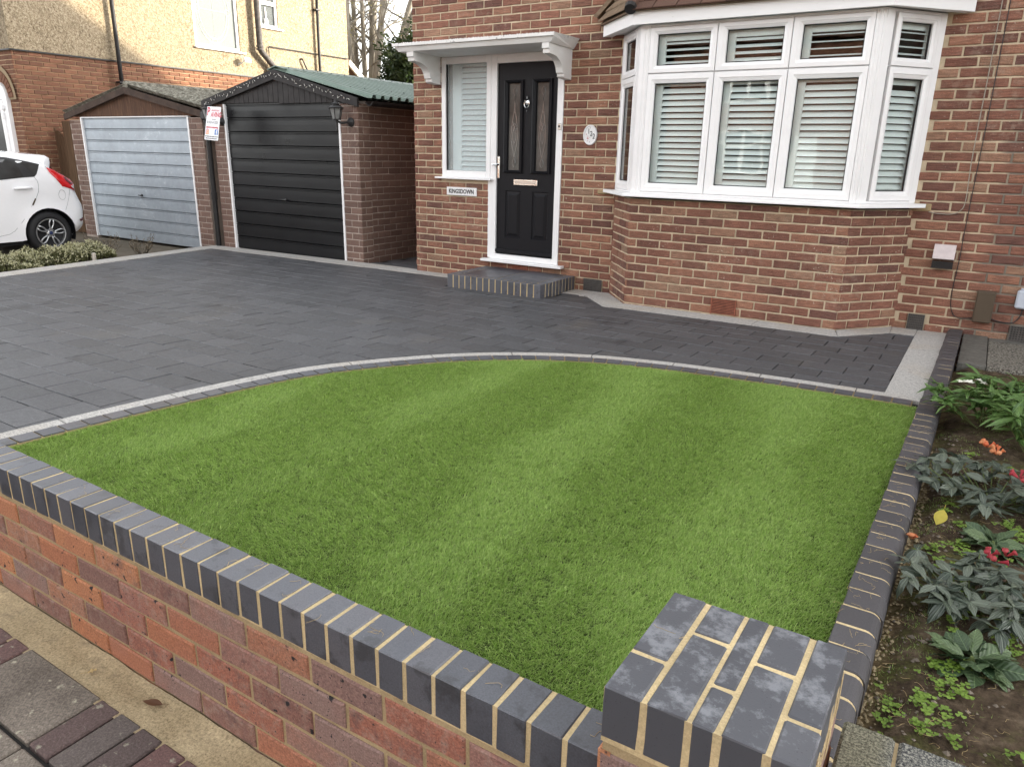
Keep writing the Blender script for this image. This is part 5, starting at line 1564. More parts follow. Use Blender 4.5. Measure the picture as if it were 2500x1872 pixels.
while x < GX1-.12:
    w = .098; c = x+w/2; top = 2.235-(abs(c-RX))*.232
    m = MB(); z0 = 1.934 if c < RX else 1.918
    if top > z0+.02: m.cbox((x+.0015, GY-.012, z0), (x+w-.0015, GY+.009, top), .003); m.build('gable_board', 'barge_black', ga)
    x += w
for xe, ze in ((EX0+.03, EZ-.02), (EX1-.15, EZ-.035)):
    m = MB(); m.prism([(RX, GY-.055, RZ-.008), (xe, GY-.055, ze+.02), (xe, GY-.055, ze-.085), (RX, GY-.055, RZ-.125)], (0, .03, 0)); m.build('barge_board', 'barge_black', ga)
def corrugated(par, name, mat, xr, zr, xe, ze, y0, y1, period, amp, shape='trap', mtop=0.0):
    m = MB(); ys = []; y = y0
    if shape == 'trap':
        while y < y1:
            for f, hgt in ((0, 0), (.42, 0), (.52, 1), (.80, 1), (.90, 0)): ys.append((y+f*period, hgt*amp))
            y += period
    else:
        n = int((y1-y0)/period*6)
        ys = [(y0+(y1-y0)*k/n, amp*.5*(1+cos(2*pi*k/6))) for k in range(n+1)]
    d = Vector((xe-xr, 0, ze-zr)); nn = Vector((-d.z, 0, d.x)).normalized(); nn = nn if nn.z > 0 else -nn
    A = [Vector((xr, y, zr))+nn*h for y, h in ys]; B = [Vector((xe, y, ze))+nn*h for y, h in ys]
    for k in range(len(ys)-1):
        m.quad(A[k], A[k+1], B[k+1], B[k])
    o = m.build(name, mat, par); sol = o.modifiers.new('thick', 'SOLIDIFY'); sol.thickness = .004; return o
corrugated(ga, 'roof_sheet', 'green_roof', RX, RZ, EX1, EZ-.02, GY-.02, 12.6, .152, .040)
corrugated(ga, 'roof_sheet', 'green_roof', RX, RZ, EX0, EZ-.02, GY-.02, 12.6, .152, .040)
m = MB(); m.prism([(RX-.16, GY-.0, RZ+.004), (RX, GY, RZ+.048), (RX+.16, GY, RZ+.004), (RX+.16, GY, RZ-.004), (RX, GY, RZ+.038), (RX-.16, GY, RZ-.004)], (0, 5.6, 0)); m.build('ridge_cap', 'green_roof', ga)
m = MB()
for k in range(22): m.lathe([(.009, 0), (.007, .008)], (RX+.12, GY+.12+k*.25, RZ+.02), (0, 0, 1), 6); m.lathe([(.009, 0), (.007, .008)], (RX+1.2, GY+.12+k*.25, RZ-.268+.03), (0, 0, 1), 6)
m.build('roof_bolts', 'dark_iron', ga)
m = MB(); gp = [(.055*cos(t), .055*sin(t)) for t in [RAD(180+180*k/8) for k in range(9)]]; gp += [(x*.9, z*.9) for x, z in reversed(gp)]
m.prism([(EX1+.01+x, GY-.02, EZ-.055+z) for x, z in gp], (0, 5.6, 0)); m.build('gutter', 'pipe_black', ga)
# gap infill between the two garages, with downpipe
m = MB(); m.box((-9.70, GY+.24, -.2), (-9.482, GY+.26, 1.8)); m.build('gap_shadow_board', 'garage_brick', ga)
m = MB(); m.tube([(-9.60, GY-.03, 1.80), (-9.60, GY-.03, 1.72), (-9.575, GY-.03, 1.66), (-9.575, GY-.03, -.05)], .036, 10)
m.lathe([(.042, -.05), (.042, .05)], (-9.575, GY-.03, .68), (0, 0, 1), 10); m.cbox((-9.66, GY-.08, 1.72), (-9.50, GY+.03, 1.84), .02); m.build('downpipe', 'pipe_black', ga)

# lanterns
def lantern(x, z, y, label):
    t = thing('wall_lantern', (x, y, z), label, 'lantern', 'lanterns on the black garage')
    c = Vector((x-.045, y-.15, z)); 
    m = MB(); m.lathe([(.055, 0), (.055, .012), (.035, .03), (.018, .05)], (x+.05, y, z-.10), (0, -1, 0), 14); m.build('wall_plate', 'dark_iron', t)
    m = MB(); m.tube([(x+.05, y-.04, z-.10), (x+.01, y-.12, z-.115), c+Vector((0, 0, -.09))], .014, 8); m.tube([c+Vector((0, 0, -.085)), c+Vector((0, 0, -.21))], [.010, .012], 8); m.lathe([(.010, 0), (.020, -.008), (.004, -.03)], c+Vector((0, 0, -.20)), (0, 0, 1), 8); m.build('arm', 'dark_iron', t)
    n = 6; lo_ = [c+Vector((.050*cos(2*pi*k/n), .050*sin(2*pi*k/n), -.075)) for k in range(n)]; hi_ = [c+Vector((.080*cos(2*pi*k/n), .080*sin(2*pi*k/n), .055)) for k in range(n)]
    m = MB(); m.add(lo_+hi_, [(k, (k+1) % n, (k+1) % n+n, k+n) for k in range(n)]+[tuple(range(n-1, -1, -1))]); m.build('glass', 'lantern_glass', t)
    m = MB()
    for k in range(n): m.tube([lo_[k], hi_[k]], .006, 5)
    m.lathe([(.052, -.08), (.054, -.068)], c, (0, 0, 1), 6); m.lathe([(.092, .052), (.094, .060), (.045, .092), (.040, .100), (.052, .104), (.018, .125), (.010, .150), (.003, .168)], c, (0, 0, 1), 12); m.build('cap_and_frame', 'dark_iron', t)
lantern(-6.86, 1.785, GY-.006, 'black carriage lantern on the pier at the right of the black garage door')
lantern(-9.31, 1.80, GY-.006, 'black carriage lantern half hidden behind the paving sign')

# paving company's board
sg = thing('sign_board', (-9.33, 6.86, 1.5), 'white PARAMOUNT PAVING advertising board hung by the garage downpipe', 'sign')
A, B_, C_, D_ = Vector((-9.512, 6.88, 1.879)), Vector((-9.205, 6.865, 1.857)), Vector((-9.015, 6.785, 1.468)), Vector((-9.325, 6.795, 1.476))
A, B_, C_, D_ = [Vector((0, 0, CAMZ))+(p-Vector((0, 0, CAMZ)))*.968 for p in (A, B_, C_, D_)]
ex_ = ((B_-A)+(C_-D_))/2; ey_ = ((A-D_)+(B_-C_))/2
W_, H_ = ex_.length, ey_.length; ex_.normalize(); ey_ = (ey_-ex_*ey_.dot(ex_)).normalized(); ez_ = ex_.cross(ey_)
cen = (A+B_+C_+D_)/4; SXm = Matrix.Translation(cen) @ Matrix((ex_, ey_, ez_)).transposed().to_4x4()
m = MB(); m.cbox((-W_/2, -H_/2, -.004), (W_/2, H_/2, 0), .001, SXm); m.build('board', 'sign_white', sg)
def stx(b, mat, u, v, s, xs=1.0, bold=0.0, al='LEFT'):
    o = text(b, 'lettering', mat, sg, SXm @ Vector((u*W_, v*H_, .0012)), s, (0, 0, 0), .0005, al, xs, bold); o.rotation_euler = SXm.to_euler(); return o
stx('P', 'sign_red', -.47, .34, .150, .80, .004); stx('ARAMOUNT', 'sign_red', -.17, .385, .034, .95); stx('AVING', 'sign_red', -.18, .255, .088, .86, .002)
stx('01322 613221', 'ink_black', 0, .03, .046, .95, .0, 'CENTER'); stx('#paramountpaving', 'sign_red', .0, -.115, .036, .95, .001, 'CENTER')
stx('NEW WEBSITE LATEST PROJECTS ON OUR', 'ink_black', 0, -.395, .0185, .78, .0004, 'CENTER'); stx('INSTAGRAM AND FACEBOOK PAGES', 'ink_black', 0, -.455, .0185, .80, .0004, 'CENTER')
m = MB()
for k in range(8):
    t0, t1 = RAD(215+110*k/8), RAD(215+110*(k+1)/8)
    q = lambda t, r: SXm @ Vector((.02+.05*cos(t)*1.2*r, .115*H_+.028+.035*sin(t)*r, .001)); m.quad(q(t0, 1.0), q(t1, 1.0), q(t1, .80), q(t0, .80))
m.build('arc_mark', 'ink_black', sg)
def rrect(u, v, s, z, mat, nm):
    P = []
    for cx, cy, a0 in ((1, 1, 0), (-1, 1, 90), (-1, -1, 180), (1, -1, 270)):
        for k in range(5): t = RAD(a0+90*k/4); P.append(SXm @ Vector((u+(cx*.7+.3*cos(t))*s, v+(cy*.7+.3*sin(t))*s, z)))
    m = MB(); m.add(P, [tuple(range(20))]); return m.build(nm, mat, sg)
iu, iv, s = -.33*W_, -.255*H_, .036
for sc_, mt, dz in ((1.0, 'sign_purple', .0006), (.93, 'sign_orange', .0009)): 
    rrect(iu+(.0 if sc_ == 1 else .004), iv-(0 if sc_ == 1 else .004), s*sc_*.97, dz, mt, 'camera_logo')
def annulus(u, v, r0, r1, z, mat, nm):
    m = MB()
    for k in range(18): t0, t1 = 2*pi*k/18, 2*pi*(k+1)/18; q = lambda t, r: SXm @ Vector((u+r*cos(t), v+r*sin(t), z)); m.quad(q(t0, r0), q(t1, r0), q(t1, r1), q(t0, r1))
    return m.build(nm, mat, sg)
annulus(iu, iv, .012, .0165, .0013, 'sign_white', 'camera_lens')
m = MB(); sq = lambda r: [SXm @ Vector((iu+x*r, iv+y*r, .0013)) for x, y in ((-1, -1), (1, -1), (1, 1), (-1, 1))]
a_, b_ = sq(.0265), sq(.0225)
for k in range(4): m.quad(a_[k], a_[(k+1) % 4], b_[(k+1) % 4], b_[k])
m.build('camera_outline', 'sign_white', sg)
rrect(.33*W_, -.255*H_, .036, .0006, 'sign_blue', 'f_logo'); stx('f', 'sign_white', .345, -.275, .088, .9, .003, 'CENTER')

# string of fairy lights along the barge boards
fl_ = thing('string_lights', (RX, GY-.07, 2.2), 'white fairy lights strung along the black barge boards', 'lights')
m = MB(); mb_ = MB(); rg = random.Random(17); P = []
for k in range(61):
    t = k/60*2-1; x = RX+t*1.42 if t < 0 else RX+t*1.36; z = RZ-.060-abs(t)*.335+rg.uniform(-.02, .02); P.append((x, GY-.062, z))
    for q in range(1):
        a = rg.uniform(0, 6.3); d = Vector((cos(a), -.2, sin(a)))*rg.uniform(.018, .034); b = Vector((x+rg.uniform(-.02, .02), GY-.064, z)); mb_.tube([b, b+d], .0026, 4)
m.tube(P, .0016, 3); m.build('wire', 'cable_black', fl_); o = mb_.build('bulbs', 'bulb', fl_); o['kind'] = 'stuff'

# ================================================================== GREY GARAGE
gb = thing('grey_garage', (-11.5, 9, 0), 'brick garage with a galvanised grey up and over door and mossy roof', 'garage')
HX0, HX1, HD0, HD1, HZ = -13.24, -9.72, -12.87, -10.06, -.13
m = MB(); m.box((HX0, GY, HZ-.1), (HD0-.03, GY+.33, 1.74)); m.box((HD1+.03, GY, HZ-.1), (HX1, GY+.20, 1.76)); m.box((HX0, GY+.335, HZ-.1), (HX0+.2, 12.0, 1.76)); m.box((HX1-.2, GY+.205, HZ-.1), (HX1, 12.0, 1.76)); m.box((HX0, 12.005, HZ-.1), (HX1, 12.2, 1.76))
hw = m.build('wall', 'garage_mortar', gb)
ra_ = bond(HX0, HD0-.03, HZ, 1.73, .0825, .225, .0105, off=.15, phase=0); rb_ = bond(HD1+.03, HX1, HZ, 1.75, .0825, .225, .0105, off=.06, phase=0)
lay_bricks([(FG, hw, ra_+rb_)], gb, 'garage_brick', limit=300, d=.005, jit=.001)
m = MB(); m.cbox((HD0-.028, GY-.012, HZ), (HD0+.004, GY+.05, 1.778), .003); m.cbox((HD1-.004, GY-.012, HZ), (HD1+.028, GY+.05, 1.772), .003); m.cbox((HD0-.02, GY-.010, 1.770), (HD1+.02, GY+.05, 1.785), .003); m.build('door_frame', 'upvc', gb)
garage_door(gb, HD0+.004, HD1-.004, HZ+.0, 1.772, 11, 'garage_galvanised', GY+.02, -11.46, .60)
HRX, HRZ, HEZ0, HEZ1 = -11.48, 2.200, 1.825, 1.842
m = MB(); m.prism([(HD0+.01, GY+.01, 1.782), (HD1-.01, GY+.01, 1.776), (HX1+.0, GY+.01, 1.80), (HRX, GY+.01, 2.15), (HX0, GY+.01, 1.80)], (0, .06, 0)); m.build('gable_panel', 'gable_brown', gb)
for xe, ze in ((-13.30, HEZ0), (-9.66, HEZ1)):
    m = MB(); m.prism([(HRX, GY-.06, HRZ+.005), (xe, GY-.06, ze+.006), (xe, GY-.06, ze-.085), (HRX, GY-.06, HRZ-.088)], (0, .03, 0)); m.build('barge_board', 'barge_brown', gb)
corrugated(gb, 'roof_sheet', 'asbestos', HRX, HRZ+.006, -9.62, HEZ1+.01, GY-.03, 12.2, .146, .055, 'sin')
corrugated(gb, 'roof_sheet', 'asbestos', HRX, HRZ+.006, -13.36, HEZ0+.01, GY-.03, 12.2, .146, .055, 'sin')
m = MB(); m.tube([(HRX, GY-.02, HRZ+.03), (HRX, 12.2, HRZ+.03)], .07, 8); m.build('ridge_cap', 'asbestos', gb)

# black wheelie bin down the side passage
wb = thing('wheelie_bin', (-6.0, 8.1, -.04), 'black wheelie bin peeping from behind the house corner', 'bin')
m = MB(); m.prism([(-6.21, 8.02, .0), (-5.80, 8.02, .0), (-5.80, 8.52, .0), (-6.21, 8.52, .0)], (0, 0, .62)); 
for p in m.v:
    if p.z > .3: p.x = -6.0+(p.x+6.0)*1.14; p.y = 8.27+(p.y-8.27)*1.1
m.build('body', 'black_plastic', wb)
m = MB(); m.cbox((-6.27, 7.95, .62), (-5.75, 8.58, .665), .02); m.prism([(-6.25, 7.96, .665), (-5.77, 7.96, .665), (-5.80, 8.56, .70), (-6.22, 8.56, .70)], (0, 0, .012)); m.build('lid', 'black_plastic', wb)
m = MB(); m.tube([(-6.22, 8.6, .60), (-5.8, 8.6, .60)], .014, 8); m.build('handle', 'black_plastic', wb)
for x in (-6.18, -5.84): m = MB(); m.lathe([(.09, -.02), (.09, .02)], (x, 8.55, .05), (1, 0, 0), 14); m.build('wheel', 'tyre', wb)

# ================================================================== NEIGHBOUR'S HOUSE
NX_ = -14.17
nb = thing('neighbour_house', (-17.5, 10.5, -.1), 'pebbledashed house with orange brick lower storey behind the garages', 'house')
FN = Frame((NX_, 6.7, 0), pi/2); NL = 7.83
m = MB(); m.box((-21, 6.703, -.3), (NX_-.008, 6.7+NL, 2.835)); nw = m.build('brick_storey', 'neighbour_mortar', nb)
rn = bond(0, NL, .36, 2.82, .0752, .2255, .0115, off=.04, phase=0, edge=.0)
FN2 = Frame((-16.2, 6.703, 0), 0)
rn2 = bond(0, 16.2+NX_-.0, .36, 2.82, .0752, .2255, .0115, [(-.2, 1.74, .0, 2.30)], off=.10, phase=1)
lay_bricks([(FN, nw, rn), (FN2, nw, rn2)], nb, 'neighbour_brick', limit=300, d=.006, jit=.0012)
wins = [(10.215-6.7, 11.30-6.7, 3.30, 4.75), (11.885-6.7, 12.375-6.7, 3.89, 4.80)]
wall_core(Frame((NX_+.022, 6.68, 0), pi/2), 0, NL+.02, 2.842, 5.35, .25, [(a+.02, b+.02, c, d_) for a, b, c, d_ in wins], 'pebbledash_wall', 'pebbledash', nb)
m = MB(); m.box((-21, 6.68, 2.842), (NX_-.235, 6.9, 5.35)); m.box((-21, 14.3, 2.842), (NX_-.235, 14.53, 5.35)); m.build('pebbledash_front', 'pebbledash', nb)
m = MB(); m.box((-21, 6.66, 2.828), (NX_+.03, 6.70, 2.850)); m.box((NX_-.0, 6.70, 2.828), (NX_+.035, 14.53, 2.850)); m.build('bell_cast_trim', 'dark_iron', nb)
m = MB(); m.prism([(-21.3, 6.2, 5.30), (-13.75, 6.2, 5.30), (-13.75, 15.0, 5.30), (-21.3, 15.0, 5.30)], (0, 0, .08))
m.add([(-21.3, 6.2, 5.38), (-13.75, 6.2, 5.38), (-13.75, 15, 5.38), (-21.3, 15, 5.38), (-17.5, 9.6, 8.0), (-17.5, 11.6, 8.0)], [(0, 1, 4), (1, 2, 5, 4), (2, 3, 5), (3, 0, 4, 5)]); m.build('roof', 'roof_tile', nb)
XN = Frame((NX_+.022, 6.68, 0), pi/2).mtx()
for (a, b, c, d_), mt in zip(wins, ('obscure_glass', 'obscure_dark')):
    a += .02; b += .02
    wv = link(bpy.data.objects.new('window', None), nb, XN @ Vector(((a+b)/2, 0, c)))
    m = MB(); m.cbox((a, .02, c), (a+.055, .09, d_), .006, XN); m.cbox((b-.055, .02, c), (b, .09, d_), .006, XN); m.cbox((a+.055, .02, c), (b-.055, .09, c+.055), .006, XN); m.cbox((a+.055, .02, d_-.05), (b-.055, .09, d_), .006, XN)
    if mt == 'obscure_dark': m.cbox((a+.055, .018, 4.34), (b-.055, .09, 4.42), .006, XN)
    m.build('frame', 'upvc', wv)
    m = MB(); m.box((a+.05, .06, c+.05), (b-.05, .066, d_-.04), XN); pn = m.build('pane', mt, wv)
    m = MB(); m.cbox((a-.03, -.05, c-.03), (b+.12, .05, c-.001), .005, XN); m.build('sill', 'upvc', wv)
    if mt == 'obscure_glass':
        cu, cv = (a+b)/2-.03, 4.03; m = MB()
        for R1, R2 in ((.39, .62), (.33, .54)): m.tube([XN @ Vector((cu+R1*cos(2*pi*k/36), .057, cv+R2*sin(2*pi*k/36))) for k in range(37)], .005, 4)
        for k in range(4):
            t = k*pi/2; p_ = (cu+.36*cos(t), cv+.58*sin(t)); m.tube([XN @ Vector((p_[0]+.06*cos(2*pi*q/12), .057, p_[1]+.06*sin(2*pi*q/12))) for q in range(13)], .004, 4)
        for t in (0, pi/2): m.tube([XN @ Vector((cu-.33*cos(t), .057, cv-.54*sin(t))), XN @ Vector((cu+.33*cos(t), .057, cv+.54*sin(t)))], .003, 4)
        m.build('leaded_oval', 'white_plastic', pn)
    else:
        m = MB(); m.lathe([(.05, 0), (.045, .12), (.018, .14), (.022, .26), (.008, .36)], XN @ Vector(((a+b)/2-.05, .05, c+.055)), (0, 0, 1), 10); m.build('bottle', 'white_plastic', pn)
def pipe(pts, r, mat, name, par=nb):
    m = MB(); m.tube(pts, r, 10); return m.build(name, mat, par, smooth=True)
px = NX_+.11
dp = pipe([(px, 8.50, 5.2), (px, 8.49, 1.2)], .036, 'pipe_black', 'downpipe')
m = MB()
for z in (2.47, 4.3): m.cbox((NX_+.02, 8.43, z-.015), (px+.045, 8.56, z+.015), .004)
m.build('pipe_clip', 'pipe_black', dp)
q = NX_+.15
sp = pipe([(q, 11.72, 5.3), (q, 11.72, 3.46), (q, 11.74, 3.37), (q, 11.98, 3.16), (q, 12.06, 3.09), (q, 12.08, 2.9), (q, 12.08, 1.0)], .062, 'pipe_iron', 'soil_pipe')
m = MB()
for z in (3.46, 3.40): m.lathe([(.076, -.02), (.080, 0), (.076, .02)], (q, 11.72, z), (0, 0, 1), 12)
m.lathe([(.078, -.03), (.080, 0), (.078, .03)], (q, 12.08, 3.0), (0, 0, 1), 12); m.build('pipe_collar', 'pipe_iron', sp)
rp = pipe([(NX_+.10, 13.50, 5.2), (NX_+.10, 13.49, 1.5)], .034, 'pipe_black', 'rainwater_pipe')
m = MB()
for z in (3.02, 4.45): m.cbox((NX_+.02, 13.43, z-.015), (NX_+.14, 13.56, z+.015), .004)
m.build('pipe_clip', 'pipe_black', rp)
pipe([(NX_+.06, 12.03, 3.05), (NX_+.06, 12.03, 3.46), (NX_+.06, 12.05, 3.50), (NX_+.06, 14.50, 3.50)], .011, 'pipe_black', 'overflow_pipe')
pipe([(NX_+.02, 12.97, 3.34), (NX_+.08, 12.98, 3.34), (NX_+.08, 13.0, 3.30), (NX_+.08, 13.25, 2.85)], .018, 'pipe_black', 'waste_pipe')
m = MB(); m.tube([(NX_+.02, 11.22, 3.06), (NX_+.09, 11.25, 3.08), (NX_+.14, 11.28, 3.13)], .009, 6); sl = m.build('security_light', 'white_plastic', nb)
m = MB(); X = Matrix.Translation((NX_+.18, 11.33, 3.145)) @ Matrix.Rotation(RAD(-25), 4, 'Z') @ Matrix.Rotation(RAD(18), 4, 'Y'); m.cbox((-.055, -.07, -.045), (.055, .07, .045), .008, X); m.build('lamp_head', 'white_plastic', sl)
m = MB(); m.tube([(NX_+.03, 11.28, 3.27), (NX_+.12, 11.30, 3.19)], .006, 5); m.build('lamp_wire', 'white_plastic', sl)
# sloping lean-to beyond the corner
m = MB(); m.prism([(NX_-.05, 14.54, 3.42), (NX_-.05, 14.62, 3.46), (NX_+.02, 16.2, 2.25), (NX_-.0, 16.1, 2.15)], (-3, 0, 0)); lt = m.build('lean_to_roof', 'roof_tile', nb)
m = MB(); m.prism([(NX_-.04, 14.545, 3.385), (NX_-.04, 14.60, 3.50), (NX_-.04, 16.2, 2.31), (NX_-.04, 16.1, 2.19)], (.06, 0, 0)); m.build('verge_board', 'pale_trim', lt)
# white arched porch door on the front face
pd = link(bpy.data.objects.new('porch_door', None), nb, (-15.2, 6.7, 0))
def arch(x0, x1, z0, z1, r, n=7): return [(x1, z0)]+[(x1-r+r*cos(t), z1-r+r*sin(t)) for t in [RAD(90*k/n) for k in range(n+1)]]+[(x0, z1), (x0, z0)]
O = arch(-16.1, -14.47, .0, 2.36, .30); I = arch(-16.1, -14.60, .0, 2.24, .24)
m = MB()
A = [Vector((x, 6.64, z)) for x, z in O]; Bq = [Vector((x, 6.64, z)) for x, z in I]; A2 = [p+Vector((0, .07, 0)) for p in A]; B2 = [p+Vector((0, .07, 0)) for p in Bq]
for k in range(len(A)-2):
    m.quad(A[k], A[k+1], Bq[k+1], Bq[k]); m.quad(A2[k], A2[k+1], A[k+1], A[k]); m.quad(Bq[k], Bq[k+1], B2[k+1], B2[k])
m.cbox((-16.1, 6.645, 2.06), (-14.60, 6.69, 2.14), .006); m.cbox((-14.72, 6.625, .0), (-14.605, 6.675, 2.05), .008); m.build('frame', 'upvc', pd)
m = MB(); m.add([(x, 6.665, z) for x, z in I], [tuple(range(len(I)))]); m.build('pane', 'window_glass', pd)
m = MB(); m.box((-16.0, 6.70, .1), (-14.55, 6.702, 2.2)); m.build('porch_darkness', 'interior_dark', pd)
m = MB(); m.cbox((-14.64, 6.60, 1.90), (-14.57, 6.64, 1.97), .005); m.cbox((-14.66, 6.61, 1.75), (-14.60, 6.64, 1.85), .004); m.build('hinge', 'white_plastic', pd)
m = MB(); r0, r1 = .36, .50
for k in range(9):
    t0, t1 = RAD(5+10*k), RAD(13.5+10*k); c = (-14.77, 2.06); q = lambda t, r: (c[0]+r*cos(t), 6.655, c[1]+r*sin(t))
    m.prism([q(t0, r0), q(t1, r0), q(t1, r1), q(t0, r1)], (0, .06, 0))
m.build('arch_bricks', 'neighbour_brick', pd)
m = MB()
q = lambda t, r: (-14.77+r*cos(t), 6.672, 2.06+r*sin(t))
for k in range(18): t0, t1 = RAD(5*k), RAD(5*k+5); m.quad(q(t0, .345), q(t1, .345), q(t1, .58), q(t0, .58))
m.build('arch_mortar', 'brick_arch', pd)

# wooden side gate between the houses
gt = thing('side_gate', (-14.3, 7.25, -.1), 'weathered brown wooden gate with an arched top beside the grey garage', 'gate')
x = -15.02; rg = random.Random(8)
while x < -13.86:
    t = (x-(-15.02))/1.16; top = 1.42+.26*sin(pi*min(1, max(0, t*.86+.14)))
    m = MB(); m.cbox((x, 7.20, -.1), (x+.093, 7.225, top+rg.uniform(-.012, .006)), .004); m.build('plank', 'fence_wood', gt); x += .097
for xa, xb, zt in ((-15.14, -15.04, 1.72), (-13.84, -13.58, 1.735)):
    m = MB(); m.cbox((xa, 7.17, -.15), (xb, 7.27, zt), .008); m.build('post', 'fence_wood', gt)
m = MB(); m.cbox((-15.03, 7.226, .2), (-13.85, 7.26, .32), .004); m.cbox((-15.03, 7.226, 1.1), (-13.85, 7.26, 1.22), .004); m.build('rail', 'fence_wood', gt)

# ================================================================== WHITE CAR
car = thing('parked_car', (-12.2, 4.1, -.17), 'white hatchback parked on the neighbouring drive in front of the grey garage', 'car')
MT['car_window'] = simple('car_window', (.035, .038, .038), .05, .6, var=.5, nscale=3)
CX0, CX1, WR = -11.4, -13.06, .302
WC = (5.527, .128); WF = (3.04, .128)
def arcpts(c, r, a0, a1, n): return [(c[0]+r*cos(RAD(a0+(a1-a0)*k/n)), c[1]+r*sin(RAD(a0+(a1-a0)*k/n))) for k in range(n+1)]
OUT = [(5.87, .075)]+[(5.979, .132), (6.04, .192), (6.057, .246), (6.068, .347), (6.074, .423), (6.066, .505), (6.03, .601), (6.0, .695), (5.992, .757), (5.991, .806), (5.953, .862), (5.854, .939), (5.788, .983), (5.714, 1.03), (5.745, 1.10), (5.750, 1.165), (5.70, 1.195), (5.634, 1.204), (5.55, 1.207), (5.461, 1.212), (5.363, 1.224), (5.199, 1.238), (5.039, 1.245), (4.6, 1.25), (4.2, 1.225), (3.9, 1.17), (3.55, 1.0), (3.2, .83), (2.75, .74), (2.4, .64), (2.18, .48), (2.12, .30), (2.13, .10), (2.25, .03)]
OUT += [(2.66, .04)]+arcpts(WF, .352, 195, -15, 14)+[(3.42, .03), (4.2, .035), (5.13, .045)]+arcpts(WC, .352, 192, -9, 16)
skin_n = 34
def seg_d(p, a, b):
    ax, az = b[0]-a[0], b[1]-a[1]; L = ax*ax+az*az; t = max(0, min(1, ((p[0]-a[0])*ax+(p[1]-a[1])*az)/L)) if L else 0
    return hypot(p[0]-a[0]-t*ax, p[1]-a[1]-t*az)
def side_x(y, z):
    d = min(seg_d((y, z), OUT[k], OUT[k+1]) for k in range(skin_n))
    rnd_ = .11*max(0, 1-d/.13)**2
    tum = .30*max(0, z-.86)**1.15*1.1 + .05*max(0, .35-z)
    crease = .012*math.exp(-((z-.70)/.03)**2)*(1 if y < 5.95 else 0)
    ar = hypot(y-WC[0], z-WC[1]); fl = .022*max(0, 1-abs(ar-.36)/.07)
    return CX0-rnd_-tum+crease*.7+fl
def panel(pts, off, name, mat, par, step=.06, fn=side_x, thick=0, smooth=True):
    n = len(pts); xs = [p[0] for p in pts]; zs = [p[1] for p in pts]
    def ins(x, z):
        c = False
        for i in range(n):
            x0, z0 = pts[i]; x1, z1 = pts[i-1]
            if (z0 > z) != (z1 > z) and x < (x1-x0)*(z-z0)/(z1-z0)+x0: c = not c
        return c
    V = [Vector(p) for p in pts]; E_ = [(i, (i+1) % n) for i in range(n)]
    x = min(xs)+step*.5
    while x < max(xs):
        z = min(zs)+step*.5
        while z < max(zs):
            if ins(x, z) and min(seg_d((x, z), pts[i], pts[(i+1) % n]) for i in range(n)) > step*.35: V.append(Vector((x, z)))
            z += step
        x += step
    vo, eo, fo, *_r_ = geometry.delaunay_2d_cdt(V, E_, [list(range(n))], 1, 1e-5)
    m = MB(); m.add([Vector((fn(v.x, v.y)+off, v.x, v.y)) for v in vo], [tuple(f) for f in fo])
    if thick:
        m.add([Vector((fn(p[0], p[1])+off, p[0], p[1])) for p in pts]+[Vector((fn(p[0], p[1])+off-thick, p[0], p[1])) for p in pts], [(i, (i+1) % n, (i+1) % n+n, i+n) for i in range(n)])
    o = m.build(name, mat, par, smooth=smooth)
    b = bmesh.new(); b.from_mesh(o.data); bmesh.ops.remove_doubles(b, verts=b.verts, dist=1e-5); bmesh.ops.recalc_face_normals(b, faces=b.faces)
    if sum(f.normal.x for f in b.faces) < 0: bmesh.ops.reverse_faces(b, faces=b.faces)
    b.to_mesh(o.data); b.free(); return o
# body: near side, mirrored far side and the skin between
def skin():
    m = MB(); n = skin_n+1
    rows = []
    for k in range(n):
        y, z = OUT[k]; xn = side_x(y, z); xf = CX0+CX1-xn
        rows.append([Vector((xn+(xf-xn)*t, y+(.035*sin(pi*t) if y > 5.6 and z < 1.0 else 0), z+(.03*sin(pi*t) if z > 1.1 else 0))) for t in [q/8 for q in range(9)]])
    for r in rows: m.v += r
    for k in range(n-1):
        for q in range(8): m.f.append((k*9+q, k*9+q+1, (k+1)*9+q+1, (k+1)*9+q)); m.m.append(0); m.r.append(0)
    return m
body = panel(OUT, 0, 'body', 'car_paint', car, .075)
sk = skin().build('body_shell', 'car_paint', car, smooth=True); fix_normals(sk.data)
panel(OUT, 0, 'far_side', 'car_paint', car, .15, fn=lambda y, z: CX0+CX1-side_x(y, z))
m = MB(); m.box((CX1+.1, 2.3, -.02), (CX0-.12, 5.85, .05)); m.box((CX1+.12, 2.4, .05), (CX0-.22, 5.9, .5)); m.build('underbody', 'black_rubber', car)
for c in (WC, WF):
    P = arcpts(c, .352, 200, -20, 18)
    m = MB(); 
    for a, b in zip(P, P[1:]): m.quad((CX0-.015, *a), (CX0-.015, *b), (CX0-.24, *b), (CX0-.24, *a))
    m.build('wheel_arch', 'black_rubber', car)
panel([(3.55, 1.10), (3.75, 1.15), (4.0, 1.165), (4.6, 1.195), (5.028, 1.182), (5.144, 1.170), (5.239, 1.151), (5.379, 1.122), (5.538, 1.081), (5.500, 1.01), (5.465, .950), (5.425, .912), (5.288, .905), (4.977, .876), (4.2, .83), (3.5, .80)], .004, 'window_surround', 'black_plastic', car)
panel([(4.38, 1.15), (4.75, 1.163), (5.023, 1.150), (5.119, 1.144), (5.190, 1.128), (5.262, 1.019), (5.283, .918), (4.978, .890), (4.36, .855)], .008, 'rear_door_glass', 'car_window', car)
panel([(3.62, .96), (3.8, 1.10), (4.28, 1.15), (4.28, .85), (3.6, .82)], .008, 'front_door_glass', 'car_window', car)
panel([(5.295, 1.110), (5.515, 1.068), (5.454, .957), (5.41, .951)], .008, 'quarter_glass', 'car_window', car)
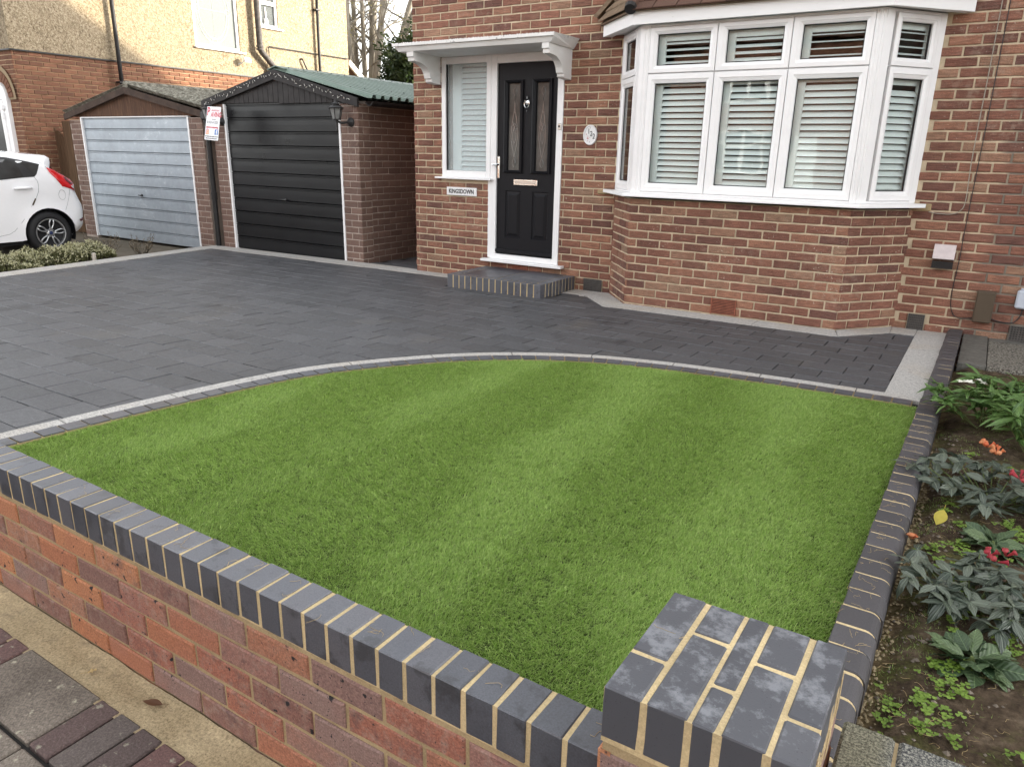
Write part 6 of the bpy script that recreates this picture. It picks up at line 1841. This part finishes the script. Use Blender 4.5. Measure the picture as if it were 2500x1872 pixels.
def line(pts, off, r, name, mat, par=car):
    m = MB(); m.tube([(side_x(y, z)+off, y, z) for y, z in pts], r, 5); return m.build(name, mat, par)
line([(5.422, .905), (5.45, .86), (5.456, .812), (5.452, .76), (5.440, .710), (5.392, .613), (5.325, .521), (5.179, .326), (5.10, .24), (5.056, .192), (4.981, .150), (4.847, .128), (4.5, .12), (4.32, .13), (4.30, .5), (4.32, .86)], .0003, .0022, 'rear_door_seam', 'lead')
line([(5.868, .725), (5.862, .68), (5.85, .63), (5.813, .523), (5.77, .44)], .0003, .002, 'bumper_seam', 'lead')
line([(5.461, 1.205), (5.549, 1.111), (5.625, 1.04)], .0003, .002, 'spoiler_seam', 'lead')
line([(5.757+.047*cos(2*pi*k/20), .655+.070*sin(2*pi*k/20)) for k in range(21)], .0005, .0022, 'fuel_flap', 'lead')
panel([(5.376, .622), (5.394, .614), (5.343, .524), (5.323, .535)], .010, 'rubbing_strip', 'brown_box', car)
m = MB(); m.tube([(side_x(5.12, .76)+.012, 5.12, .755), (side_x(5.18, .77)+.035, 5.17, .765), (side_x(5.28, .77)+.036, 5.30, .768), (side_x(5.36, .76)+.012, 5.362, .762)], [.012, .020, .020, .012], 8); m.build('door_handle', 'car_paint', car, smooth=True)
tl = panel([(5.624, 1.034), (5.713, 1.026), (5.788, .981), (5.854, .937), (5.953, .860), (5.989, .806), (5.986, .757), (5.990, .697), (5.908, .735), (5.779, .775), (5.711, .879), (5.653, .963)], .014, 'tail_light', 'lamp_red', car, .03, thick=.02)
panel([(5.83, .903), (5.883, .897), (5.955, .815), (5.943, .800), (5.888, .802), (5.846, .852)], .019, 'reversing_lens', 'lamp_darkred', tl, .03)
panel([(5.896, .778), (5.981, .803), (5.986, .788), (5.982, .750), (5.934, .742)], .019, 'clear_lens', 'lamp_clear', tl, .03)
panel([(5.955, .300), (6.052, .318), (6.048, .268), (5.967, .268)], .006, 'rear_reflector', 'lamp_darkred', car, .03)
m = MB(); m.prism([(CX0-.30, 5.735, 1.07), (CX0-.30, 5.86, .94), (CX1+.30, 5.86, .94), (CX1+.30, 5.735, 1.07)], (0, .02, .02)); m.build('rear_screen', 'car_window', car)
def wheel(c, xn, par, sgn):
    w = link(bpy.data.objects.new('wheel', None), par, (xn, c[0], c[1])); X0v = Vector((xn-.10*sgn, c[0], c[1])); ax = (sgn, 0, 0)
    m = MB(); m.lathe([(.20, -.09), (.275, -.085), (WR, -.05), (WR, .05), (.283, .085), (.235, .096), (.208, .088), (.204, .05)], X0v, ax, 40); m.build('tyre', 'tyre', w, smooth=True)
    m = MB(); m.lathe([(.06, -.03), (.19, -.03), (.19, -.02)], X0v, ax, 24); m.build('brake_disc', 'dark_iron', w)
    m = MB()
    for r0, r1, h0, h1 in ((.206, .204, .084, .090), (.204, .190, .090, .088), (.190, .186, .088, .02)):
        for k in range(40):
            t0, t1 = 2*pi*k/40, 2*pi*(k+1)/40; q = lambda t, r, h: X0v+Vector((sgn*h, r*cos(t), r*sin(t))); m.quad(q(t0, r0, h0), q(t1, r0, h0), q(t1, r1, h1), q(t0, r1, h1))
    for k in range(5):
        a = 2*pi*k/5+.12
        for s_ in (-1, 1):
            P = []
            for f in range(5):
                r = .045+.145*f/4; b = a+s_*(.10+.22*sin(pi*f/4)*.6-.0*f); P.append(X0v+Vector((sgn*(.070+.012*f/4), r*cos(b), r*sin(b))))
            m.tube(P, [.014, .010, .0095, .010, .012], 6)
    m.lathe([(.055, .05), (.060, .072), (.048, .080), (.03, .082)], X0v, ax, 20)
    rim = m.build('rim', 'alloy', w, smooth=True)
    m = MB(); m.lathe([(.026, .080), (.026, .085), (.02, .087)], X0v, ax, 18); cap = m.build('hub_cap', 'car_badge', rim)
    m = MB()
    for k in range(4): a = 2*pi*k/4+.5; m.lathe([(.010, .078), (.010, .088)], X0v+Vector((0, .046*cos(a), .046*sin(a))), ax, 8)
    m.build('wheel_nut', 'dark_iron', rim)
    return w
for c in (WC, WF): wheel(c, CX0+.005, car, 1); wheel(c, CX1-.005, car, -1)
m = MB(); m.prism([(CX0-.25, 5.992, .60), (CX1+.25, 5.992, .60), (CX1+.25, 5.992, .50), (CX0-.25, 5.992, .50)], (0, .05, 0)); m.build('number_plate', 'sign_white', car)

# ================================================================== PLANTS BY THE NEIGHBOUR'S DRIVE
def bush(name, cx, cy, cz, rx, ry, h, n, mats, lsz, seed, label, spiky=False, tipn=0):
    t = thing(name, (cx, cy, cz), label, 'shrub'); rg = random.Random(seed); ms = [MB() for _ in mats]; st_ = MB()
    for k in range(n):
        a = rg.uniform(0, 2*pi); r = sqrt(rg.random()); x, y = cx+rx*r*cos(a), cy+ry*r*sin(a)
        hh = h*(1-.55*r**3)*(.75+.5*noise.noise((x*5, y*5, seed)))
        z0 = cz; z1 = cz+hh*rg.uniform(.35, 1.05); top = z1 > cz+hh*.8
        d = Vector((rg.gauss(0, .35)+.4*r*cos(a), rg.gauss(0, .35)+.4*r*sin(a), 1)).normalized(); c = Vector((x, y, z1))
        mi = 1 if (len(mats) > 1 and top and rg.random() < .8) else 0
        m = ms[mi]; m.rv = rg.random()*.98+.01
        for q in range(3):
            b = rg.uniform(0, 6.3); s = Vector((cos(b), sin(b), 0)); dd = (d+Vector((cos(b+1.5), sin(b+1.5), 0))*.8).normalized(); L = lsz*rg.uniform(.6, 1.2)
            m.add([c, c+dd*L*.5+s*L*.16, c+dd*L, c+dd*L*.5-s*L*.16], [(0, 1, 2, 3)])
        if k % 7 == 0: st_.tube([(cx+(x-cx)*.5, cy+(y-cy)*.5, z0-.02), (x, y, z1)], .002, 3)
    for k, (m, mt) in enumerate(zip(ms, mats)):
        o = m.build('foliage' if k == 0 else 'flower_tips', mt, t); o['kind'] = 'stuff'
    st_.build('stems', 'bark_dark', t); return t
for k, (x, y, rx, lb) in enumerate(((-9.50, 4.05, .34, 'pale tipped low evergreen shrub at the left end of the driveway border'), (-9.70, 4.62, .36, 'middle low evergreen shrub with cream tips in front of the car wheel'), (-9.80, 5.12, .26, 'smallest cream tipped shrub next to the dry stems'), (-9.35, 3.45, .36, 'low evergreen shrub cut off by the picture edge'))):
    bush('low_shrub', x, y, -.10, rx, .38, .30 if k < 3 else .32, 2600, ['leaf_hebe', 'leaf_hebe_tip'], .034, 200+k, lb)
def twigs(name, cx, cy, cz, r, h, n, seed, label):
    t = thing(name, (cx, cy, cz), label, 'plant'); rg = random.Random(seed); m = MB(); lf = MB()
    for k in range(n):
        a = rg.uniform(0, 6.3); b = Vector((cx+.3*r*cos(a)*rg.random(), cy+.3*r*sin(a)*rg.random(), cz)); P = [b]; d = Vector((.5*cos(a), .5*sin(a), rg.uniform(.6, 1.2)))
        for q in range(4): P.append(P[-1]+d*h/4+Vector((rg.gauss(0, .015), rg.gauss(0, .015), 0)))
        m.tube(P, [.003, .0026, .002, .0016, .001], 4)
        for q in range(16):
            f = rg.uniform(.25, 1); p = P[min(3, int(f*4))].lerp(P[min(4, int(f*4)+1)], f*4 % 1); e = Vector((rg.gauss(0, 1), rg.gauss(0, 1), rg.gauss(.4, .6))).normalized()
            lf.rv = rg.random()*.98+.01; s = e.orthogonal().normalized(); lf.add([p, p+e*.012+s*.004, p+e*.024, p+e*.012-s*.004], [(0, 1, 2, 3)])
    m.build('stems', 'bark_dark', t); o = lf.build('dry_leaves', 'twig_dry', t); o['kind'] = 'stuff'
twigs('dry_plant', -9.95, 5.45, -.115, .35, .30, 34, 301, 'straggly dry grey plant between the low shrubs and the grey garage')
twigs('dry_plant', -10.05, 6.05, -.115, .35, .26, 26, 303, 'sparse dry twiggy plant closest to the grey garage door')
m = MB(); m.cbox((-9.32, 4.94, -.1), (-9.28, 4.98, .08), .008); tag(m.build('wooden_stake', 'pale_trim'), 'short pale wooden stake beside the low shrubs', 'stake')

# ================================================================== TREES BEHIND
def bare_tree(name, cx, cy, stems, seed, label, hgt=11, r0=.13):
    t = thing(name, (cx, cy, -.2), label, 'tree'); rg = random.Random(seed); m = MB(); tw = MB(); lf = MB()
    def twig(p, d, L, r, lev):
        P = [p]; n = 5
        for q in range(n): d = (d+Vector((rg.gauss(0, .16), rg.gauss(0, .16), rg.gauss(.05, .10)))).normalized(); P.append(P[-1]+d*L/n)
        tw.tube(P, [r*(1-.8*q/n) for q in range(n+1)], 4)
        if lev > 0:
            for q in range(3 if lev > 1 else 4):
                f = rg.uniform(.3, .95)*n; i = min(n-1, int(f)); twig(P[i].lerp(P[i+1], f-i), (d+Vector((rg.gauss(0, .7), rg.gauss(0, .7), rg.gauss(.1, .4)))).normalized(), L*.55, r*.5, lev-1)
        else:
            for q in range(3):
                if rg.random() < .55:
                    c = P[rg.randrange(2, n+1)]; e = Vector((rg.gauss(0, 1), rg.gauss(0, 1), rg.gauss(-.3, .6))).normalized(); s = e.orthogonal().normalized(); k = rg.uniform(.04, .07)
                    lf.rv = rg.random()*.98+.01; lf.add([c, c+e*k*.5+s*k*.3, c+e*k, c+e*k*.5-s*k*.3], [(0, 1, 2, 3)])
    for (dx, dy, ln, rr) in stems:
        p = Vector((cx+dx*.5, cy+dy*.5, -.2)); d = Vector((dx*.10+ln*.02, dy*.10, 1)).normalized(); P = [p]; N_ = 9
        for q in range(N_):
            d = (d+Vector((ln*.028+rg.gauss(0, .022), rg.gauss(0, .022), .02))).normalized(); P.append(P[-1]+d*hgt/N_)
        m.tube(P, [rr*(1-.72*q/N_) for q in range(N_+1)], 9)
        for q in range(13):
            f = rg.uniform(.28, .98)*N_; i = min(N_-1, int(f)); a = rg.uniform(0, 6.3)
            twig(P[i].lerp(P[i+1], f-i), Vector((cos(a), sin(a), rg.uniform(.5, 1.3))).normalized(), rg.uniform(1.1, 2.3), rr*(.34-.18*f/N_), 2)
    m.build('trunk', 'bark', t, smooth=True); o = tw.build('branches', 'bark', t); o = lf.build('leaves', 'leaf_autumn', t); o['kind'] = 'stuff'
bare_tree('bare_tree', -17.35, 18.5, [(-.55, .1, -.3, .12), (-.25, -.2, .1, .15), (.05, .2, .0, .19), (.25, -.1, .6, .15), (.42, .15, 1.6, .14), (.2, .4, 2.6, .11), (-.7, .3, -.5, .08), (.0, .0, .25, .10)], 71, 'tall bare multi stemmed tree with pale bark between the two houses', 10.5)
bare_tree('bare_tree', -13.9, 20.5, [(0, 0, -.5, .12), (.3, .1, .6, .10), (-.2, .2, -1.6, .08)], 77, 'thinner twiggy tree behind the dark evergreen shrub', 9)
def evergreen(name, cx, cy, z0, rx, ry, h, n, mat, lsz, seed, label, droop=0.0):
    t = thing(name, (cx, cy, -.2), label, 'tree'); rg = random.Random(seed); m = MB(); st_ = MB()
    st_.tube([(cx, cy, -.3), (cx+.05, cy, z0*.5), (cx, cy, z0+h*.55)], [.09, .07, .03], 7)
    for k in range(n):
        a = rg.uniform(0, 2*pi); cz_ = rg.uniform(-1, 1); s = sqrt(1-cz_*cz_); q = rg.uniform(.55, 1.0)
        bump_ = .72+.55*noise.noise((cos(a)*s*2.2+seed, sin(a)*s*2.2, cz_*2.2))+.22*noise.noise((cos(a)*s*6, sin(a)*s*6+seed, cz_*6))
        c = Vector((cx+rx*s*cos(a)*q*bump_, cy+ry*s*sin(a)*q*bump_, z0+h*.5+h*.5*cz_*q*bump_))
        if k % 16 == 0: st_.tube([(cx, cy, z0+h*.3), c], [.02, .004], 3, False)
        m.rv = rg.random()*.98+.01
        for w in range(4):
            e = Vector((rg.gauss(0, 1)+.5*cos(a), rg.gauss(0, 1)+.5*sin(a), rg.gauss(.1-droop, .6))).normalized(); sd_ = e.orthogonal().normalized(); L = lsz*rg.uniform(.6, 1.25); o_ = c+Vector((rg.gauss(0, .05), rg.gauss(0, .05), rg.gauss(0, .05)))
            m.add([o_, o_+e*L*.45+sd_*L*.17, o_+e*L, o_+e*L*.45-sd_*L*.17], [(0, 1, 2, 3)])
    o = m.build('crown', mat, t); st_.build('trunk', 'bark_dark', t)
evergreen('evergreen_shrub', -14.9, 18.2, 1.2, 1.5, 1.4, 3.9, 5200, 'leaf_shrub', .16, 81, 'dark dense evergreen rising behind the green garage roof')
evergreen('laurel_bush', -14.0, 15.7, .9, .95, .9, 2.25, 2600, 'leaf_laurel', .15, 83, 'drooping olive leaved bush at the ridge end of the green roof', .7)
evergreen('laurel_bush', -12.35, 15.2, .9, .75, .8, 2.35, 2300, 'leaf_laurel', .14, 85, 'olive leaved bush closest to the brick house corner', .7)
evergreen('evergreen_shrub', -12.9, 18.6, 1.4, 1.5, 1.3, 3.1, 3000, 'leaf_shrub', .16, 87, 'dark evergreen behind the olive bush at the house corner')

# ================================================================== HOUSES ACROSS THE STREET (seen in the window glass)
def far_house(cx, label):
    t = thing('opposite_house', (cx, -16, -.2), label, 'house', 'houses across the street')
    m = MB(); m.box((cx-5.5, -22, -.24), (cx+5.5, -14.6, 5.2)); m.build('wall', 'house_brick', t)
    m = MB(); m.add([(cx-5.8, -14.2, 5.1), (cx+5.8, -14.2, 5.1), (cx+5.8, -22.4, 5.1), (cx-5.8, -22.4, 5.1), (cx-5.8, -18.3, 8.2), (cx+5.8, -18.3, 8.2)], [(0, 1, 5, 4), (2, 3, 4, 5), (1, 2, 5), (3, 0, 4), (3, 2, 1, 0)]); m.build('roof', 'roof_tile', t)
    for bx_ in (-2.6, 2.6):
        for z0, z1, w in ((.9, 2.2, 1.25), (3.2, 4.5, 1.25)):
            f = MB(); x0, x1 = cx+bx_-w, cx+bx_+w
            for k in range(5): x = x0+(x1-x0)*k/4; f.cbox((x-.045, -14.6, z0), (x+.045, -14.5, z1), .005)
            for z in (z0, z0+.75*(z1-z0), z1): f.cbox((x0-.045, -14.6, z-.045), (x1+.045, -14.505, z+.045), .005)
            fo = f.build('window', 'upvc', t); f = MB(); f.box((x0, -14.6, z0), (x1, -14.56, z1)); f.build('pane', 'obscure_dark', fo)
    m = MB(); m.cbox((cx-.95, -14.6, -.1), (cx-.05, -14.52, 2.05), .01); m.build('door', 'upvc', t)
for cx, lb in ((-17, 'left'), (-5.2, 'middle'), (6.6, 'right')): far_house(cx, 'brick house with white windows across the street, the %s one of three' % lb)
